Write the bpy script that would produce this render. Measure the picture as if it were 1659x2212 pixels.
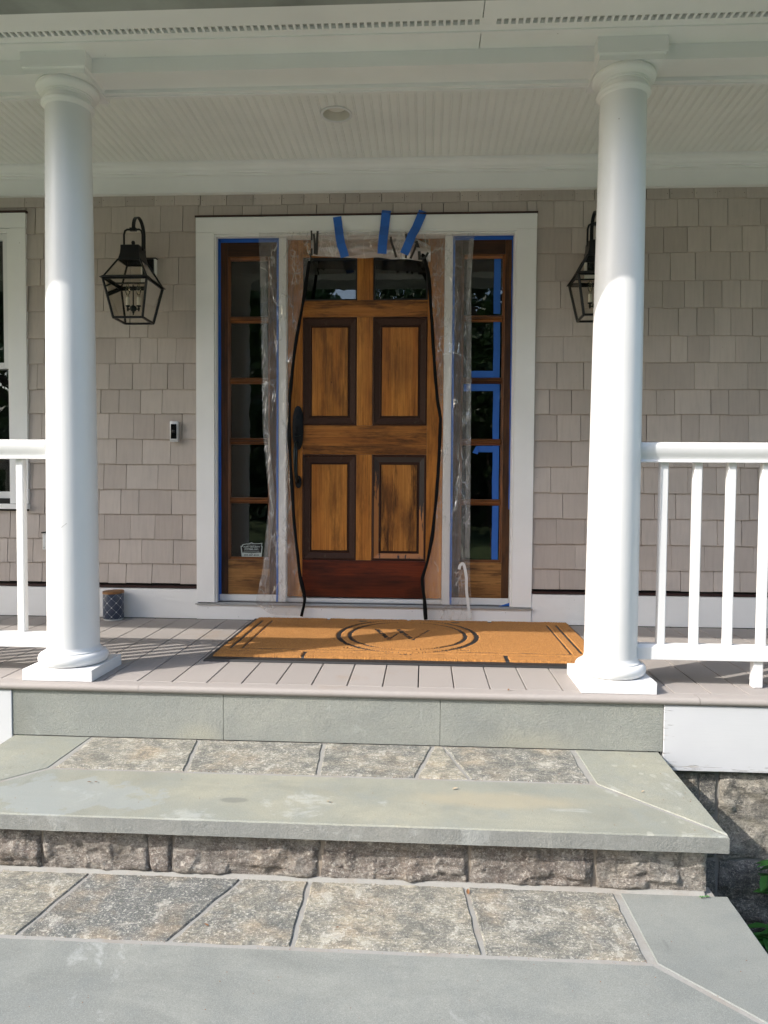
import bpy, bmesh, math, random
from mathutils import Vector, Matrix, noise
random.seed(7)
R = math.radians
for o in list(bpy.data.objects): bpy.data.objects.remove(o, do_unlink=True)
scene = bpy.context.scene
COL = scene.collection

# ------------------------------------------------------------------ camera
cd = bpy.data.cameras.new('camera'); cam = bpy.data.objects.new('camera', cd); COL.objects.link(cam)
rt = Vector((0.99843868, 0.05539241, 0.00720256)); up = Vector((-0.00934623, 0.03853855, 0.9992134)); fw = Vector((-0.05507127, 0.99772063, -0.03899609))
mw = Matrix(((rt.x, up.x, -fw.x, 1.3227), (rt.y, up.y, -fw.y, -4.2134), (rt.z, up.z, -fw.z, 0.8052), (0, 0, 0, 1)))
cam.matrix_world = mw
cd.sensor_fit = 'VERTICAL'; cd.sensor_height = 24; cd.lens = 1580.617 / 2212 * 24
cd.clip_start = 0.05; cd.clip_end = 500
scene.camera = cam
# ------------------------------------------------------------------ sky, sun, exposure
EL, AZ = 37.5, 30.7
sdir = Vector((-math.cos(R(AZ)) * math.cos(R(EL)), -math.sin(R(AZ)) * math.cos(R(EL)), math.sin(R(EL))))
w = bpy.data.worlds.new('World'); scene.world = w; w.use_nodes = True
nt = w.node_tree; bg = nt.nodes['Background']
sky = nt.nodes.new('ShaderNodeTexSky'); sky.sky_type = 'NISHITA'; sky.sun_disc = False
sky.sun_elevation = R(EL); sky.sun_rotation = math.atan2(sdir.x, sdir.y)
sky.air_density = 1.0; sky.dust_density = 2.0
nt.links.new(sky.outputs[0], bg.inputs[0]); bg.inputs[1].default_value = 0.15
sl = bpy.data.lights.new('sun', 'SUN'); sl.energy = 2.0; sl.angle = R(0.55); sl.color = (1.0, 0.95, 0.88)
so = bpy.data.objects.new('sun', sl); COL.objects.link(so); so.rotation_euler = sdir.to_track_quat('Z', 'Y').to_euler(); so.location = (-6, -6, 8)
scene.view_settings.view_transform = 'Standard'; scene.view_settings.look = 'None'
scene.view_settings.exposure = 1.5; scene.view_settings.gamma = 1
scene.render.engine = 'CYCLES'
try:
    scene.cycles.max_bounces = 10; scene.cycles.transparent_max_bounces = 24
except Exception: pass

# ------------------------------------------------------------------ mesh helper
class MB:
    def __init__(s): s.v = []; s.f = []; s.m = []; s.t = []
    def face(s, pts, m=0, t=0.5):
        b = len(s.v); s.v += [tuple(p) for p in pts]; s.f.append(tuple(range(b, b + len(pts)))); s.m.append(m); s.t.append(t)
    def box(s, x0, x1, y0, y1, z0, z1, m=0, t=0.5):
        b = len(s.v)
        s.v += [(x0, y0, z0), (x1, y0, z0), (x1, y1, z0), (x0, y1, z0), (x0, y0, z1), (x1, y0, z1), (x1, y1, z1), (x0, y1, z1)]
        for q in ((0, 3, 2, 1), (4, 5, 6, 7), (0, 1, 5, 4), (1, 2, 6, 5), (2, 3, 7, 6), (3, 0, 4, 7)):
            s.f.append(tuple(b + i for i in q)); s.m.append(m); s.t.append(t)
    def hexa(s, P, m=0, t=0.5):   # 8 points: bottom 4 ccw, top 4
        b = len(s.v); s.v += [tuple(p) for p in P]
        for q in ((0, 3, 2, 1), (4, 5, 6, 7), (0, 1, 5, 4), (1, 2, 6, 5), (2, 3, 7, 6), (3, 0, 4, 7)):
            s.f.append(tuple(b + i for i in q)); s.m.append(m); s.t.append(t)
    def bar(s, a, b, w, h=None, m=0, upv=(0, 0, 1)):
        a = Vector(a); b = Vector(b); h = h or w
        d = (b - a).normalized(); u = Vector(upv)
        if abs(d.dot(u)) > 0.97: u = Vector((0, 1, 0))
        x = d.cross(u).normalized() * w / 2; y = x.cross(d).normalized() * h / 2
        s.hexa([a - x - y, a + x - y, a + x + y, a - x + y, b - x - y, b + x - y, b + x + y, b - x + y], m)
    def prism(s, poly, ax, a, c, m=0, t=0.5):   # poly in the other two axes, extruded along axis ax from a to c
        n = len(poly); b = len(s.v)
        def P(q, k):
            if ax == 'X': return (k, q[0], q[1])
            if ax == 'Y': return (q[0], k, q[1])
            return (q[0], q[1], k)
        s.v += [P(q, a) for q in poly] + [P(q, c) for q in poly]
        for i in range(n):
            j = (i + 1) % n; s.f.append((b + i, b + j, b + n + j, b + n + i)); s.m.append(m); s.t.append(t)
        s.f.append(tuple(b + i for i in range(n))[::-1]); s.m.append(m); s.t.append(t)
        s.f.append(tuple(b + n + i for i in range(n))); s.m.append(m); s.t.append(t)
    def lathe(s, prof, cx, cy, n=48, m=0, axis='Z', cz=0):
        b = len(s.v); k = len(prof)
        for r, z in prof:
            for i in range(n):
                a = 2 * math.pi * i / n
                if axis == 'Z': s.v.append((cx + r * math.cos(a), cy + r * math.sin(a), cz + z))
                else: s.v.append((cx + r * math.cos(a), cy + z, cz + r * math.sin(a)))
        for j in range(k - 1):
            for i in range(n):
                i2 = (i + 1) % n
                s.f.append((b + j * n + i, b + j * n + i2, b + (j + 1) * n + i2, b + (j + 1) * n + i)); s.m.append(m); s.t.append(.5)
        s.f.append(tuple(b + i for i in range(n))[::-1]); s.m.append(m); s.t.append(.5)
        s.f.append(tuple(b + (k - 1) * n + i for i in range(n))); s.m.append(m); s.t.append(.5)
    def tube(s, pts, rad, n=10, m=0, fl=1.0):
        pts = [Vector(p) for p in pts]; b = len(s.v); K = len(pts)
        if not hasattr(rad, '__len__'): rad = [rad] * K
        ref = Vector((0, 1, 0))
        for i, p in enumerate(pts):
            d = (pts[min(i + 1, K - 1)] - pts[max(i - 1, 0)]).normalized()
            rr = ref if abs(d.dot(ref)) < .95 else Vector((1, 0, 0))
            x = d.cross(rr).normalized(); y = x.cross(d)
            for q in range(n):
                a = 2 * math.pi * q / n; s.v.append(tuple(p + x * math.cos(a) * rad[i] + y * math.sin(a) * rad[i] * fl))
        for j in range(K - 1):
            for q in range(n):
                q2 = (q + 1) % n; s.f.append((b + j * n + q, b + j * n + q2, b + (j + 1) * n + q2, b + (j + 1) * n + q)); s.m.append(m); s.t.append(.5)
        s.f.append(tuple(b + q for q in range(n))[::-1]); s.m.append(m); s.t.append(.5)
        s.f.append(tuple(b + (K - 1) * n + q for q in range(n))); s.m.append(m); s.t.append(.5)
    def ribbon(s, pts, w, th=.0008, m=0, wdir=None):   # strip in XZ plane, facing -Y, pts 3D
        pts = [Vector(p) for p in pts]; K = len(pts); L = []; Rr = []
        for i, p in enumerate(pts):
            d = (pts[min(i + 1, K - 1)] - pts[max(i - 1, 0)]).normalized()
            x = (Vector(wdir) if wdir else d.cross(Vector((0, 1, 0))).normalized()) * w / 2
            L.append(p - x); Rr.append(p + x)
        o = Vector((0, -th, 0)); b = len(s.v)
        for l, r in zip(L, Rr): s.v += [tuple(l), tuple(r), tuple(r + o), tuple(l + o)]
        for i in range(K - 1):
            for q in range(4):
                q2 = (q + 1) % 4; s.f.append((b + 4 * i + q, b + 4 * i + q2, b + 4 * i + 4 + q2, b + 4 * i + 4 + q)); s.m.append(m); s.t.append(.5)
        s.f.append((b, b + 1, b + 2, b + 3)[::-1]); s.m.append(m); s.t.append(.5)
        e = b + 4 * (K - 1); s.f.append((e, e + 1, e + 2, e + 3)); s.m.append(m); s.t.append(.5)
    def build(s, name, mats, parent=None, bevel=0, smooth=None, seg=2, wn=True):
        me = bpy.data.meshes.new(name); me.from_pydata(s.v, [], s.f)
        if not isinstance(mats, (list, tuple)): mats = [mats]
        for mm in mats: me.materials.append(mm)
        me.polygons.foreach_set('material_index', s.m)
        at = me.attributes.new('tint', 'FLOAT', 'FACE'); at.data.foreach_set('value', s.t)
        bm = bmesh.new(); bm.from_mesh(me)
        bmesh.ops.recalc_face_normals(bm, faces=bm.faces)
        if bevel:
            es = [e for e in bm.edges if len(e.link_faces) == 2 and e.calc_face_angle(0) > .5]
            bmesh.ops.bevel(bm, geom=es, offset=bevel, segments=seg, affect='EDGES', profile=.5, clamp_overlap=True)
        bm.to_mesh(me); bm.free()
        if smooth is not None:
            me.polygons.foreach_set('use_smooth', [True] * len(me.polygons)); me.set_sharp_from_angle(angle=R(smooth))
        me.update()
        o = bpy.data.objects.new(name, me); COL.objects.link(o)
        if parent:
            o.parent = parent; o.location = (-parent.location.x, -parent.location.y, -parent.location.z)
        return o

def tag(o, label=None, cat=None, group=None, kind=None):
    if label: o['label'] = label
    if cat: o['category'] = cat
    if group: o['group'] = group
    if kind: o['kind'] = kind
    return o
def thing(name, label, cat, loc=(0, 0, 0), group=None):
    o = bpy.data.objects.new(name, None); COL.objects.link(o); o.location = loc; o.empty_display_size = .1
    return tag(o, label, cat, group)
def copy_tree(o, parent=None):
    c = o.copy(); COL.objects.link(c)
    if parent: c.parent = parent
    for ch in [x for x in bpy.data.objects if x.parent == o]: copy_tree(ch, c)
    return c

# ------------------------------------------------------------------ material helper
class MT:
    def __init__(s, name):
        s.mat = bpy.data.materials.new(name); s.mat.use_nodes = True; s.nt = s.mat.node_tree
        s.b = s.nt.nodes['Principled BSDF']; s.out = s.nt.nodes['Material Output']
    def n(s, t, **kw):
        nd = s.nt.nodes.new(t)
        for k, v in kw.items(): setattr(nd, k, v)
        return nd
    def l(s, a, b): s.nt.links.new(a, b)
    def setin(s, sock, v):
        if hasattr(v, 'is_output') or isinstance(v, bpy.types.NodeSocket): s.l(v, sock)
        elif isinstance(v, (tuple, list)) and len(v) == 3 and sock.type == 'RGBA': sock.default_value = (*v, 1)
        else: sock.default_value = v
    def co(s, scale=(1, 1, 1), loc=(0, 0, 0), rot=(0, 0, 0)):
        if not hasattr(s, 'tc'): s.tc = s.n('ShaderNodeTexCoord')
        mp = s.n('ShaderNodeMapping'); mp.inputs['Scale'].default_value = scale; mp.inputs['Location'].default_value = loc; mp.inputs['Rotation'].default_value = rot
        s.l(s.tc.outputs['Object'], mp.inputs[0]); return mp.outputs[0]
    def noise(s, vec, scale=1, detail=4, rough=.55, dist=0):
        q = s.n('ShaderNodeTexNoise'); s.l(vec, q.inputs['Vector']); q.inputs['Scale'].default_value = scale; q.inputs['Detail'].default_value = detail
        q.inputs['Roughness'].default_value = rough; q.inputs['Distortion'].default_value = dist; return q.outputs[0]
    def vor(s, vec, scale=1, feature='F1', out=0, rnd=1):
        q = s.n('ShaderNodeTexVoronoi', feature=feature); s.l(vec, q.inputs['Vector']); q.inputs['Scale'].default_value = scale; q.inputs['Randomness'].default_value = rnd; return q.outputs[out]
    def ramp(s, fac, stops, interp='LINEAR'):
        q = s.n('ShaderNodeValToRGB'); q.color_ramp.interpolation = interp; e = q.color_ramp.elements
        while len(e) < len(stops): e.new(.5)
        for i, (p, c) in enumerate(stops):
            e[i].position = p; e[i].color = (*c, 1) if isinstance(c, (tuple, list)) else (c, c, c, 1)
        s.l(fac, q.inputs[0]); return q.outputs[0]
    def mix(s, fac, a, b, mode='MIX'):
        q = s.n('ShaderNodeMix', data_type='RGBA', blend_type=mode)
        s.setin(q.inputs[0], fac); s.setin(q.inputs[6], a); s.setin(q.inputs[7], b); return q.outputs[2]
    def math(s, op, a, b=0.0, c=None, clamp=False):
        q = s.n('ShaderNodeMath', operation=op, use_clamp=clamp); s.setin(q.inputs[0], a); s.setin(q.inputs[1], b)
        if c is not None: s.setin(q.inputs[2], c)
        return q.outputs[0]
    def mr(s, v, a, b, c, d):
        q = s.n('ShaderNodeMapRange'); s.setin(q.inputs[0], v)
        for i, x in enumerate((a, b, c, d)): q.inputs[i + 1].default_value = x
        return q.outputs[0]
    def attr(s, name): q = s.n('ShaderNodeAttribute', attribute_name=name); return q.outputs['Fac']
    def xyz(s):
        if not hasattr(s, 'tc'): s.tc = s.n('ShaderNodeTexCoord')
        q = s.n('ShaderNodeSeparateXYZ'); s.l(s.tc.outputs['Object'], q.inputs[0]); return q.outputs
    def bump(s, h, strength=.3, dist=.01, prev=None):
        q = s.n('ShaderNodeBump'); s.setin(q.inputs['Strength'], strength); q.inputs['Distance'].default_value = dist; s.l(h, q.inputs['Height'])
        if prev is not None: s.l(prev, q.inputs['Normal'])
        return q.outputs[0]
    def fin(s, col=None, rough=None, normal=None, **kw):
        if col is not None: s.setin(s.b.inputs['Base Color'], col)
        if rough is not None: s.setin(s.b.inputs['Roughness'], rough)
        if normal is not None: s.l(normal, s.b.inputs['Normal'])
        for k, v in kw.items(): s.setin(s.b.inputs[k.replace('_', ' ')], v)
        return s.mat

def paint(name, c, rough=.38, bumpS=.12, dirt=.06, sc=1.0, grain='X'):
    m = MT(name); v = m.co((1, 1, 1)); n1 = m.noise(v, 3 * sc, 5); n2 = m.noise(v, 900 * sc, 2)
    dk = tuple(x * (1 - dirt * 2) for x in c)
    col = m.mix(m.ramp(n1, [(.35, 0.0), (.75, 1.0)]), c, dk)
    gs = {'X': (4, 140, 140), 'Z': (140, 140, 4), 'Y': (140, 4, 140)}[grain]
    n3 = m.noise(m.co(gs), 1, 3)
    spots = m.vor(v, 9, 'F1'); sp = m.ramp(spots, [(.018, 1.0), (.03, 0.0)])
    col = m.mix(m.math('MULTIPLY', sp, .55), col, (.2, .17, .13))
    nb = m.bump(n2, bumpS, .0006); nb = m.bump(n3, bumpS * 2.5, .0006, nb)
    return m.fin(col, rough, nb)
M = {}
M['white'] = paint('white_paint', (.74, .74, .735), .36, .15, .03, grain='Z')
M['trim'] = paint('trim_paint', (.84, .835, .82), .45, .15, .04)
M['ceil'] = paint('ceiling_paint', (.86, .86, .83), .5, .15, .04, grain='Y')
M['metalw'] = paint('vinyl_white', (.74, .74, .74), .3, .05, .02)
def simple(name, c, rough=.5, **kw):
    m = MT(name); n1 = m.noise(m.co(), 60, 4)
    col = m.mix(m.math('MULTIPLY', n1, .35), c, tuple(x * .55 for x in c))
    nb = m.bump(m.noise(m.co(), 500, 2), .15, .0005)
    return m.fin(col, rough, nb, **kw)
M['black'] = simple('black_metal', (.010, .011, .013), .38, Metallic=.5)
M['blackp'] = simple('black_plastic', (.004, .004, .0045), .75, Specular_IOR_Level=.15)
M['rubber'] = simple('black_rubber', (.016, .016, .017), .6)
M['dark'] = simple('dark_void', (.012, .012, .012), .8)
M['maroon'] = simple('maroon_flashing', (.035, .012, .010), .5)
M['screen'] = simple('vent_screen', (.42, .43, .39), .7)
M['baffle'] = simple('tan_baffle', (.74, .70, .62), .5)
M['alu'] = simple('sill_metal', (.42, .42, .41), .35, Metallic=.35)
M['patina'] = simple('bronze_patina', (.012, .018, .02), .38, Metallic=.6)
M['whiteplastic'] = simple('white_plastic', (.72, .72, .70), .4)
M['satin'] = simple('satin_nickel', (.62, .63, .64), .32, Metallic=.2)
M['gloss'] = simple('glossy_black', (.004, .004, .005), .06)
M['brass'] = simple('socket_metal', (.5, .45, .35), .3, Metallic=1.0)
M['candle'] = simple('candle_sleeve', (.75, .70, .60), .4)
M['rim'] = simple('pale_ceramic', (.55, .56, .55), .3)

def tape_mat():
    m = MT('blue_tape'); v = m.co(); n1 = m.noise(v, 14, 5); n2 = m.noise(m.co((1, 1, 1)), 420, 2)
    col = m.mix(n1, (.015, .105, .43), (.028, .15, .56))
    return m.fin(col, .62, m.bump(n2, .5, .0006))
M['tape'] = tape_mat()
def tape_sun():
    return M['tape']

def shingle_mat():
    m = MT('painted_shingle'); t = m.attr('tint'); v = m.co()
    base = m.mix(t, (.425, .365, .322), (.525, .460, .410))
    n1 = m.noise(m.co((60, 60, 5)), 1, 6, .6); n2 = m.noise(v, 5, 4)
    base = m.mix(m.ramp(n1, [(.45, 0.0), (.75, .24)]), base, (.26, .22, .19))
    base = m.mix(m.ramp(n2, [(.4, 0.0), (.8, .35)]), base, (.33, .30, .28))
    sp = m.ramp(m.vor(m.co(), 11), [(.014, 1.0), (.022, 0.0)]); base = m.mix(m.math('MULTIPLY', sp, .8), base, (.09, .07, .055))
    wv = m.n('ShaderNodeTexWave', wave_type='RINGS', rings_direction='SPHERICAL'); m.l(m.co((14, 14, 2.2)), wv.inputs[0]); wv.inputs['Scale'].default_value = 1.1; wv.inputs['Distortion'].default_value = 9; wv.inputs['Detail'].default_value = 2
    nb = m.bump(wv.outputs[0], .10, .0012); nb = m.bump(n1, .45, .0015, nb); nb = m.bump(m.noise(v, 700, 2), .15, .0006, nb)
    return m.fin(base, .62, nb)
M['shingle'] = shingle_mat()

def deck_mat(name='deck_composite', ax='Y'):
    m = MT(name); t = m.attr('tint'); v = m.co(); sc = (320, 14, 320) if ax == 'Y' else (14, 320, 320)
    n1 = m.noise(m.co(sc), 1, 4, .6); n2 = m.noise(v, 4, 5, .6); n3 = m.noise(v, 520, 3, .7)
    col = m.mix(t, (.300, .276, .258), (.345, .318, .298))
    col = m.mix(m.ramp(n2, [(.35, 0.0), (.75, .35)]), col, (.31, .27, .24))
    col = m.mix(m.ramp(n3, [(.4, 0.0), (.75, .5)]), col, (.27, .24, .225))
    st = m.ramp(m.noise(m.co((1, 1, 1), (4, 3, 1)), 2.3, 5, .65), [(.62, 0.0), (.72, .28)]); col = m.mix(st, col, (.28, .19, .11))
    nb = m.bump(n1, .35, .0012); nb = m.bump(n3, .45, .0012, nb)
    return m.fin(col, .72, nb)
M['deck'] = deck_mat(); M['deckx'] = deck_mat('deck_nosing_composite', 'X')

def wood(name, ax, c1, c2, stain=.4, seed=0, dark=(.045, .017, .006), rough=.34, fine=.6):
    m = MT(name)
    def S(al, ac):
        return {'Z': (ac, ac, al), 'X': (al, ac, ac)}[ax]
    g1 = m.noise(m.co(S(3.0, 260), (seed, seed * 2, seed * 3)), 1, 8, .65, .2)
    g2 = m.noise(m.co(S(1.1, 38), (seed * 1.7, seed, seed)), 1, 5, .6, .6)
    st = m.noise(m.co(S(2.2, 15), (seed * 2.3, seed * .7, seed)), 1, 8, .72, .25)
    st2 = m.noise(m.co(S(7, 90), (seed, seed * 1.3, 0)), 1, 6, .7)
    q = m.xyz()[0 if ax == 'Z' else 2]; wn_ = m.n('ShaderNodeTexWhiteNoise', noise_dimensions='1D'); m.l(m.math('FLOOR', m.math('DIVIDE', m.math('ADD', q, seed * .013), .081)), wn_.inputs['W'])
    col = m.mix(m.math('ADD', m.mr(g2, .3, .7, 0, .75), m.math('MULTIPLY', wn_.outputs[0], .45), clamp=True), c1, c2)
    col = m.mix(m.math('MULTIPLY', m.ramp(g1, [(.42, 0.0), (.66, 1.0)]), fine), col, tuple(x * .42 for x in c2))
    s1 = m.ramp(m.math('ADD', m.math('MULTIPLY', st, .72), m.math('MULTIPLY', st2, .28)), [(.475, 0.0), (.60, 1.0)])
    col = m.mix(m.math('MULTIPLY', s1, stain), col, dark); big = m.ramp(m.noise(m.co(S(2.6, 7), (seed, seed * .4, seed * 1.9)), 1, 5, .6), [(.47, 0.0), (.66, .75 * stain)]); col = m.mix(big, col, tuple(x * 1.7 for x in dark))
    kn = m.ramp(m.vor(m.co((1, 1, 1), (seed, 0, seed)), 7), [(.022, 1.0), (.036, 0.0)]); col = m.mix(m.math('MULTIPLY', kn, .75), col, (.05, .018, .006))
    nb = m.bump(g1, .35, .0009)
    return m.fin(col, rough, nb, Specular_IOR_Level=.35)
HON1, HON2 = (.68, .300, .062), (.42, .145, .025)
for i in range(5):
    M['honZ%d' % i] = wood('honey_wood_upright_%d' % i, 'Z', HON1, HON2, .55, 3.1 * i + 1)
    M['honX%d' % i] = wood('honey_wood_level_%d' % i, 'X', (.53, .225, .050), (.33, .115, .024), .85, 2.3 * i + 2)
M['hon_raw'] = wood('honey_wood_stained', 'Z', (.60, .27, .062), (.40, .155, .032), .97, 9.4, fine=.6)
M['red'] = wood('mahogany_stained_wood', 'X', (.19, .034, .010), (.10, .018, .007), .75, 5.2, (.02, .006, .004), .34)
M['sideZ'] = wood('sidelight_wood_upright', 'Z', (.17, .062, .020), (.070, .026, .011), .9, 7.7, (.018, .009, .006), .36, .9)
M['sideX'] = wood('sidelight_wood_level', 'X', (.085, .031, .011), (.038, .015, .008), .9, 6.1, (.018, .009, .006), .36, .9)
M['sideM'] = wood('sidelight_muntin_wood', 'X', (.42, .165, .048), (.20, .070, .022), .7, 4.4, (.02, .01, .006), .36, 1.0)
M['sideMZ'] = wood('sidelight_bead_wood', 'Z', (.36, .135, .040), (.16, .054, .018), .75, 4.9, (.02, .01, .006), .36, 1.0)
M['sideB'] = wood('sidelight_bottom_wood', 'X', (.40, .20, .062), (.27, .125, .038), .9, 8.3, (.035, .014, .006), .38, .6)
M['stileB'] = wood('sidelight_stripped_stile', 'Z', (.15, .062, .020), (.065, .027, .011), .9, 3.9, (.022, .010, .006), .36, .8)
def mould_mat():
    m = MT('dark_brown_moulding_paint'); g = m.noise(m.co((70, 70, 70)), 1, 5, .6); sc = m.noise(m.co((16, 16, 9), (3, 2, 1)), 1, 7, .7)
    col = m.mix(g, (.036, .017, .012), (.062, .032, .022))
    col = m.mix(m.ramp(sc, [(.62, 0.0), (.68, .75)]), col, (.075, .055, .040))
    ed = m.noise(m.co((40, 40, 11), (7, 1, 4)), 1, 5, .7); col = m.mix(m.ramp(ed, [(.70, 0.0), (.74, .8)]), col, (.30, .12, .035))
    return m.fin(col, .6, m.bump(m.noise(m.co((190, 190, 12)), 1, 4), .4, .0009), Specular_IOR_Level=.18)
M['mould'] = mould_mat()
def mould_strip():   # stripped moulding: paint left only in streaks
    m = MT('half_stripped_moulding'); z = m.xyz()
    g = m.noise(m.co((120, 120, 9), (1, 5, 2)), 1, 7, .7); st = m.noise(m.co((38, 38, 5), (2, 3, 6)), 1, 6, .65)
    col = m.mix(g, (.47, .19, .045), (.30, .11, .027))
    k = m.math('ADD', st, m.mr(z[2], .62, .90, -.06, .26))
    col = m.mix(m.ramp(k, [(.51, 0.0), (.56, 1.0)]), col, (.028, .016, .012))
    return m.fin(col, .42, m.bump(g, .35, .001))
M['mouldS'] = mould_strip()

def blue_mat(name, a, b, c, cleft=0.0, seed=0, stains=()):
    m = MT(name); v = m.co((1, 1, 1), (seed, seed * .3, 0)); big = m.noise(v, 1.6, 6, .6, .6); mid = m.noise(v, 7, 6, .62, .3); fine = m.noise(v, 260, 4, .72)
    col = m.mix(m.ramp(big, [(.40, 0.0), (.60, 1.0)]), a, b); cl2 = m.noise(m.co((.8, 1.5, 1), (seed * 2, 1, 0), (0, 0, .5)), 2.6, 8, .66, 1.0); col = m.mix(m.ramp(cl2, [(.46, 0.0), (.68, .6)]), col, tuple(x * .72 for x in a))
    col = m.mix(m.ramp(mid, [(.48, 0.0), (.72, .65)]), col, c)
    col = m.mix(m.ramp(fine, [(.38, .42), (.58, 0.0)]), col, tuple(x * .55 for x in a)); col = m.mix(m.ramp(m.noise(v, 34, 6, .7), [(.42, .22), (.6, 0.0)]), col, tuple(x * .7 for x in b))
    pale = m.noise(m.co((1, 1, 1), (seed + 5, 2, 0)), 3.1, 6, .7, .5); col = m.mix(m.ramp(pale, [(.60, 0.0), (.66, .30)]), col, (.50, .52, .50))
    g2 = m.noise(v, 540, 3, .8); col = m.mix(m.ramp(g2, [(.52, 0.0), (.62, .22)]), col, (.62, .62, .58)); dk = m.noise(m.co((3, 1, 3), (seed + 9, 4, 0)), 3.3, 6, .7, 1.2); col = m.mix(m.ramp(dk, [(.64, 0.0), (.72, .45)]), col, tuple(x * .6 for x in a))
    for (sx_, sy_, sz_, rx, ry, rz, edge_, amp_, cc, kk) in stains:   # patches with an edge of their own: damp mark, efflorescence, water spots
        q = m.xyz(); f_ = lambda o_, c0, r0: m.math('POWER', m.math('DIVIDE', m.math('SUBTRACT', o_, c0), r0), 2.0)
        d_ = m.math('SQRT', m.math('ADD', m.math('ADD', f_(q[0], sx_, rx), f_(q[1], sy_, ry)), f_(q[2], sz_, rz)))
        d_ = m.math('ADD', d_, m.math('MULTIPLY', m.math('SUBTRACT', m.noise(m.co((1, 1, 1), (sx_, 2, 3)), 11, 6, .6), .5), amp_))
        col = m.mix(m.math('MULTIPLY', m.ramp(d_, [(.75 - edge_, 1.0), (.75, 0.0)]), kk), col, cc)
    if stains and not cleft:
        vs = m.vor(m.co((1, .8, 1)), 26); q = m.xyz(); zone = m.ramp(m.math('ADD', m.noise(v, 6, 3), m.mr(q[0], 1.9, 2.0, -.5, 0.0)), [(.5, 0.0), (.56, 1.0)])
        col = m.mix(m.math('MULTIPLY', m.math('MULTIPLY', m.ramp(vs, [(.26, 1.0), (.32, 0.0)]), zone), .35), col, (.46, .46, .40))
    nb = m.bump(fine, .35, .0012)
    nb = m.bump(mid, .25, .004, nb)
    if cleft:
        cl = m.noise(m.co((1, 1, 1.25), (seed, 3, 1)), 165, 5, .75, 0); nb = m.bump(cl, cleft * .8, .007, nb); nb = m.bump(m.noise(v, 38, 5, .6), .35, .006, nb)
        col = m.mix(m.ramp(cl, [(.3, .35), (.55, 0.0)]), col, tuple(x * .72 for x in a))
    return m.fin(col, .72, nb)
M['blueA'] = blue_mat('bluestone_tan', (.240, .252, .212), (.325, .318, .245), (.215, .238, .222), 0, 2, [(.16, -1.93, -.215, .42, .17, 1, .10, 1.6, (.275, .305, .31), .45), (.72, -1.93, -.215, .07, .03, 1, .2, .8, (.14, .145, .13), .6), (1.55, -1.87, -.215, .45, .10, 1, .4, .8, (.36, .31, .21), .45)])
M['blueB'] = blue_mat('bluestone_grey', (.188, .202, .188), (.252, .262, .236), (.165, .182, .177), 0, 11)
M['blueC'] = blue_mat('bluestone_edge', (.25, .26, .245), (.30, .30, .27), (.23, .24, .225), .55, 4)
M['blueR'] = blue_mat('bluestone_cleft', (.275, .295, .270), (.340, .350, .305), (.245, .265, .245), .9, 7, [(.44, -1.40, -.215, .16, 1, .11, .5, .5, (.40, .385, .29), .45), (1.74, -1.40, -.215, .30, 1, .12, .5, .5, (.40, .385, .29), .45), (-.30, -1.40, -.16, .12, 1, .2, .5, .6, (.19, .20, .175), .5)])

def stone_mat(name, a, b, spk, dark, seed=0, b1=.6, dist=.004, warm=(.42, .30, .17), wamt=.3):
    m = MT(name); t = m.attr('tint'); v = m.co((1, 1, 1), (seed, seed, seed))
    f = m.noise(v, 120, 8, .75, .6); g = m.noise(m.co((40, 90, 90), (seed, 1, 2), (0, .2, .35)), 1, 8, .72, 1.0); big = m.noise(v, 6, 5, .6); md = m.noise(m.co((12, 22, 22), (seed, 4, 2), (0, .1, .25)), 1, 7, .68, .5)
    col = m.mix(m.math('ADD', m.math('MULTIPLY', t, .75), m.mr(md, .38, .62, -.25, .42), clamp=True), a, b); col = m.mix(m.ramp(g, [(.46, 0.0), (.66, .8)]), col, dark)
    col = m.mix(m.ramp(f, [(.53, 0.0), (.60, .85)]), col, spk); col = m.mix(m.ramp(f, [(.36, .8), (.43, 0.0)]), col, dark)
    col = m.mix(m.ramp(big, [(.52, 0.0), (.68, wamt)]), col, warm)
    pt = m.noise(m.co((1, 1, 1), (seed, 7, 3), (0, 0, .6)), 13, 8, .7, .8); col = m.mix(m.ramp(pt, [(.50, 0.0), (.60, .55)]), col, dark); col = m.mix(m.ramp(pt, [(.36, .45), (.44, 0.0)]), col, spk); mic = m.ramp(m.noise(v, 300, 4, .8), [(.60, 0.0), (.66, .8)]); col = m.mix(mic, col, tuple(min(1, x * 1.5) for x in spk))
    nb = m.bump(f, b1, dist); nb = m.bump(g, b1, dist * 1.5, nb)
    return m.fin(col, .74, nb)
M['flag'] = stone_mat('schist_flagstone', (.140, .145, .138), (.375, .345, .265), (.58, .56, .49), (.085, .09, .082), 3, .8, .004)
M['granite'] = stone_mat('split_granite', (.29, .235, .20), (.52, .48, .42), (.74, .70, .63), (.11, .095, .085), 8, 1.0, .010)
M['field'] = stone_mat('fieldstone', (.17, .165, .155), (.40, .365, .30), (.58, .53, .44), (.08, .075, .07), 15, .9, .006)
def mortar():
    m = MT('mortar'); v = m.co(); f = m.noise(v, 180, 6, .7); col = m.mix(f, (.235, .232, .215), (.335, .33, .305)); col = m.mix(m.ramp(m.noise(v, 9, 5), [(.5, 0.0), (.7, .5)]), col, (.24, .20, .16))
    return m.fin(col, .85, m.bump(f, .6, .003))
M['mortar'] = mortar()
def mortarB():
    m = MT('brown_mortar'); v = m.co(); f = m.noise(v, 160, 6, .7); col = m.mix(f, (.26, .215, .17), (.40, .345, .285)); return m.fin(col, .9, m.bump(f, .8, .005))
M['mortarB'] = mortarB()

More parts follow.
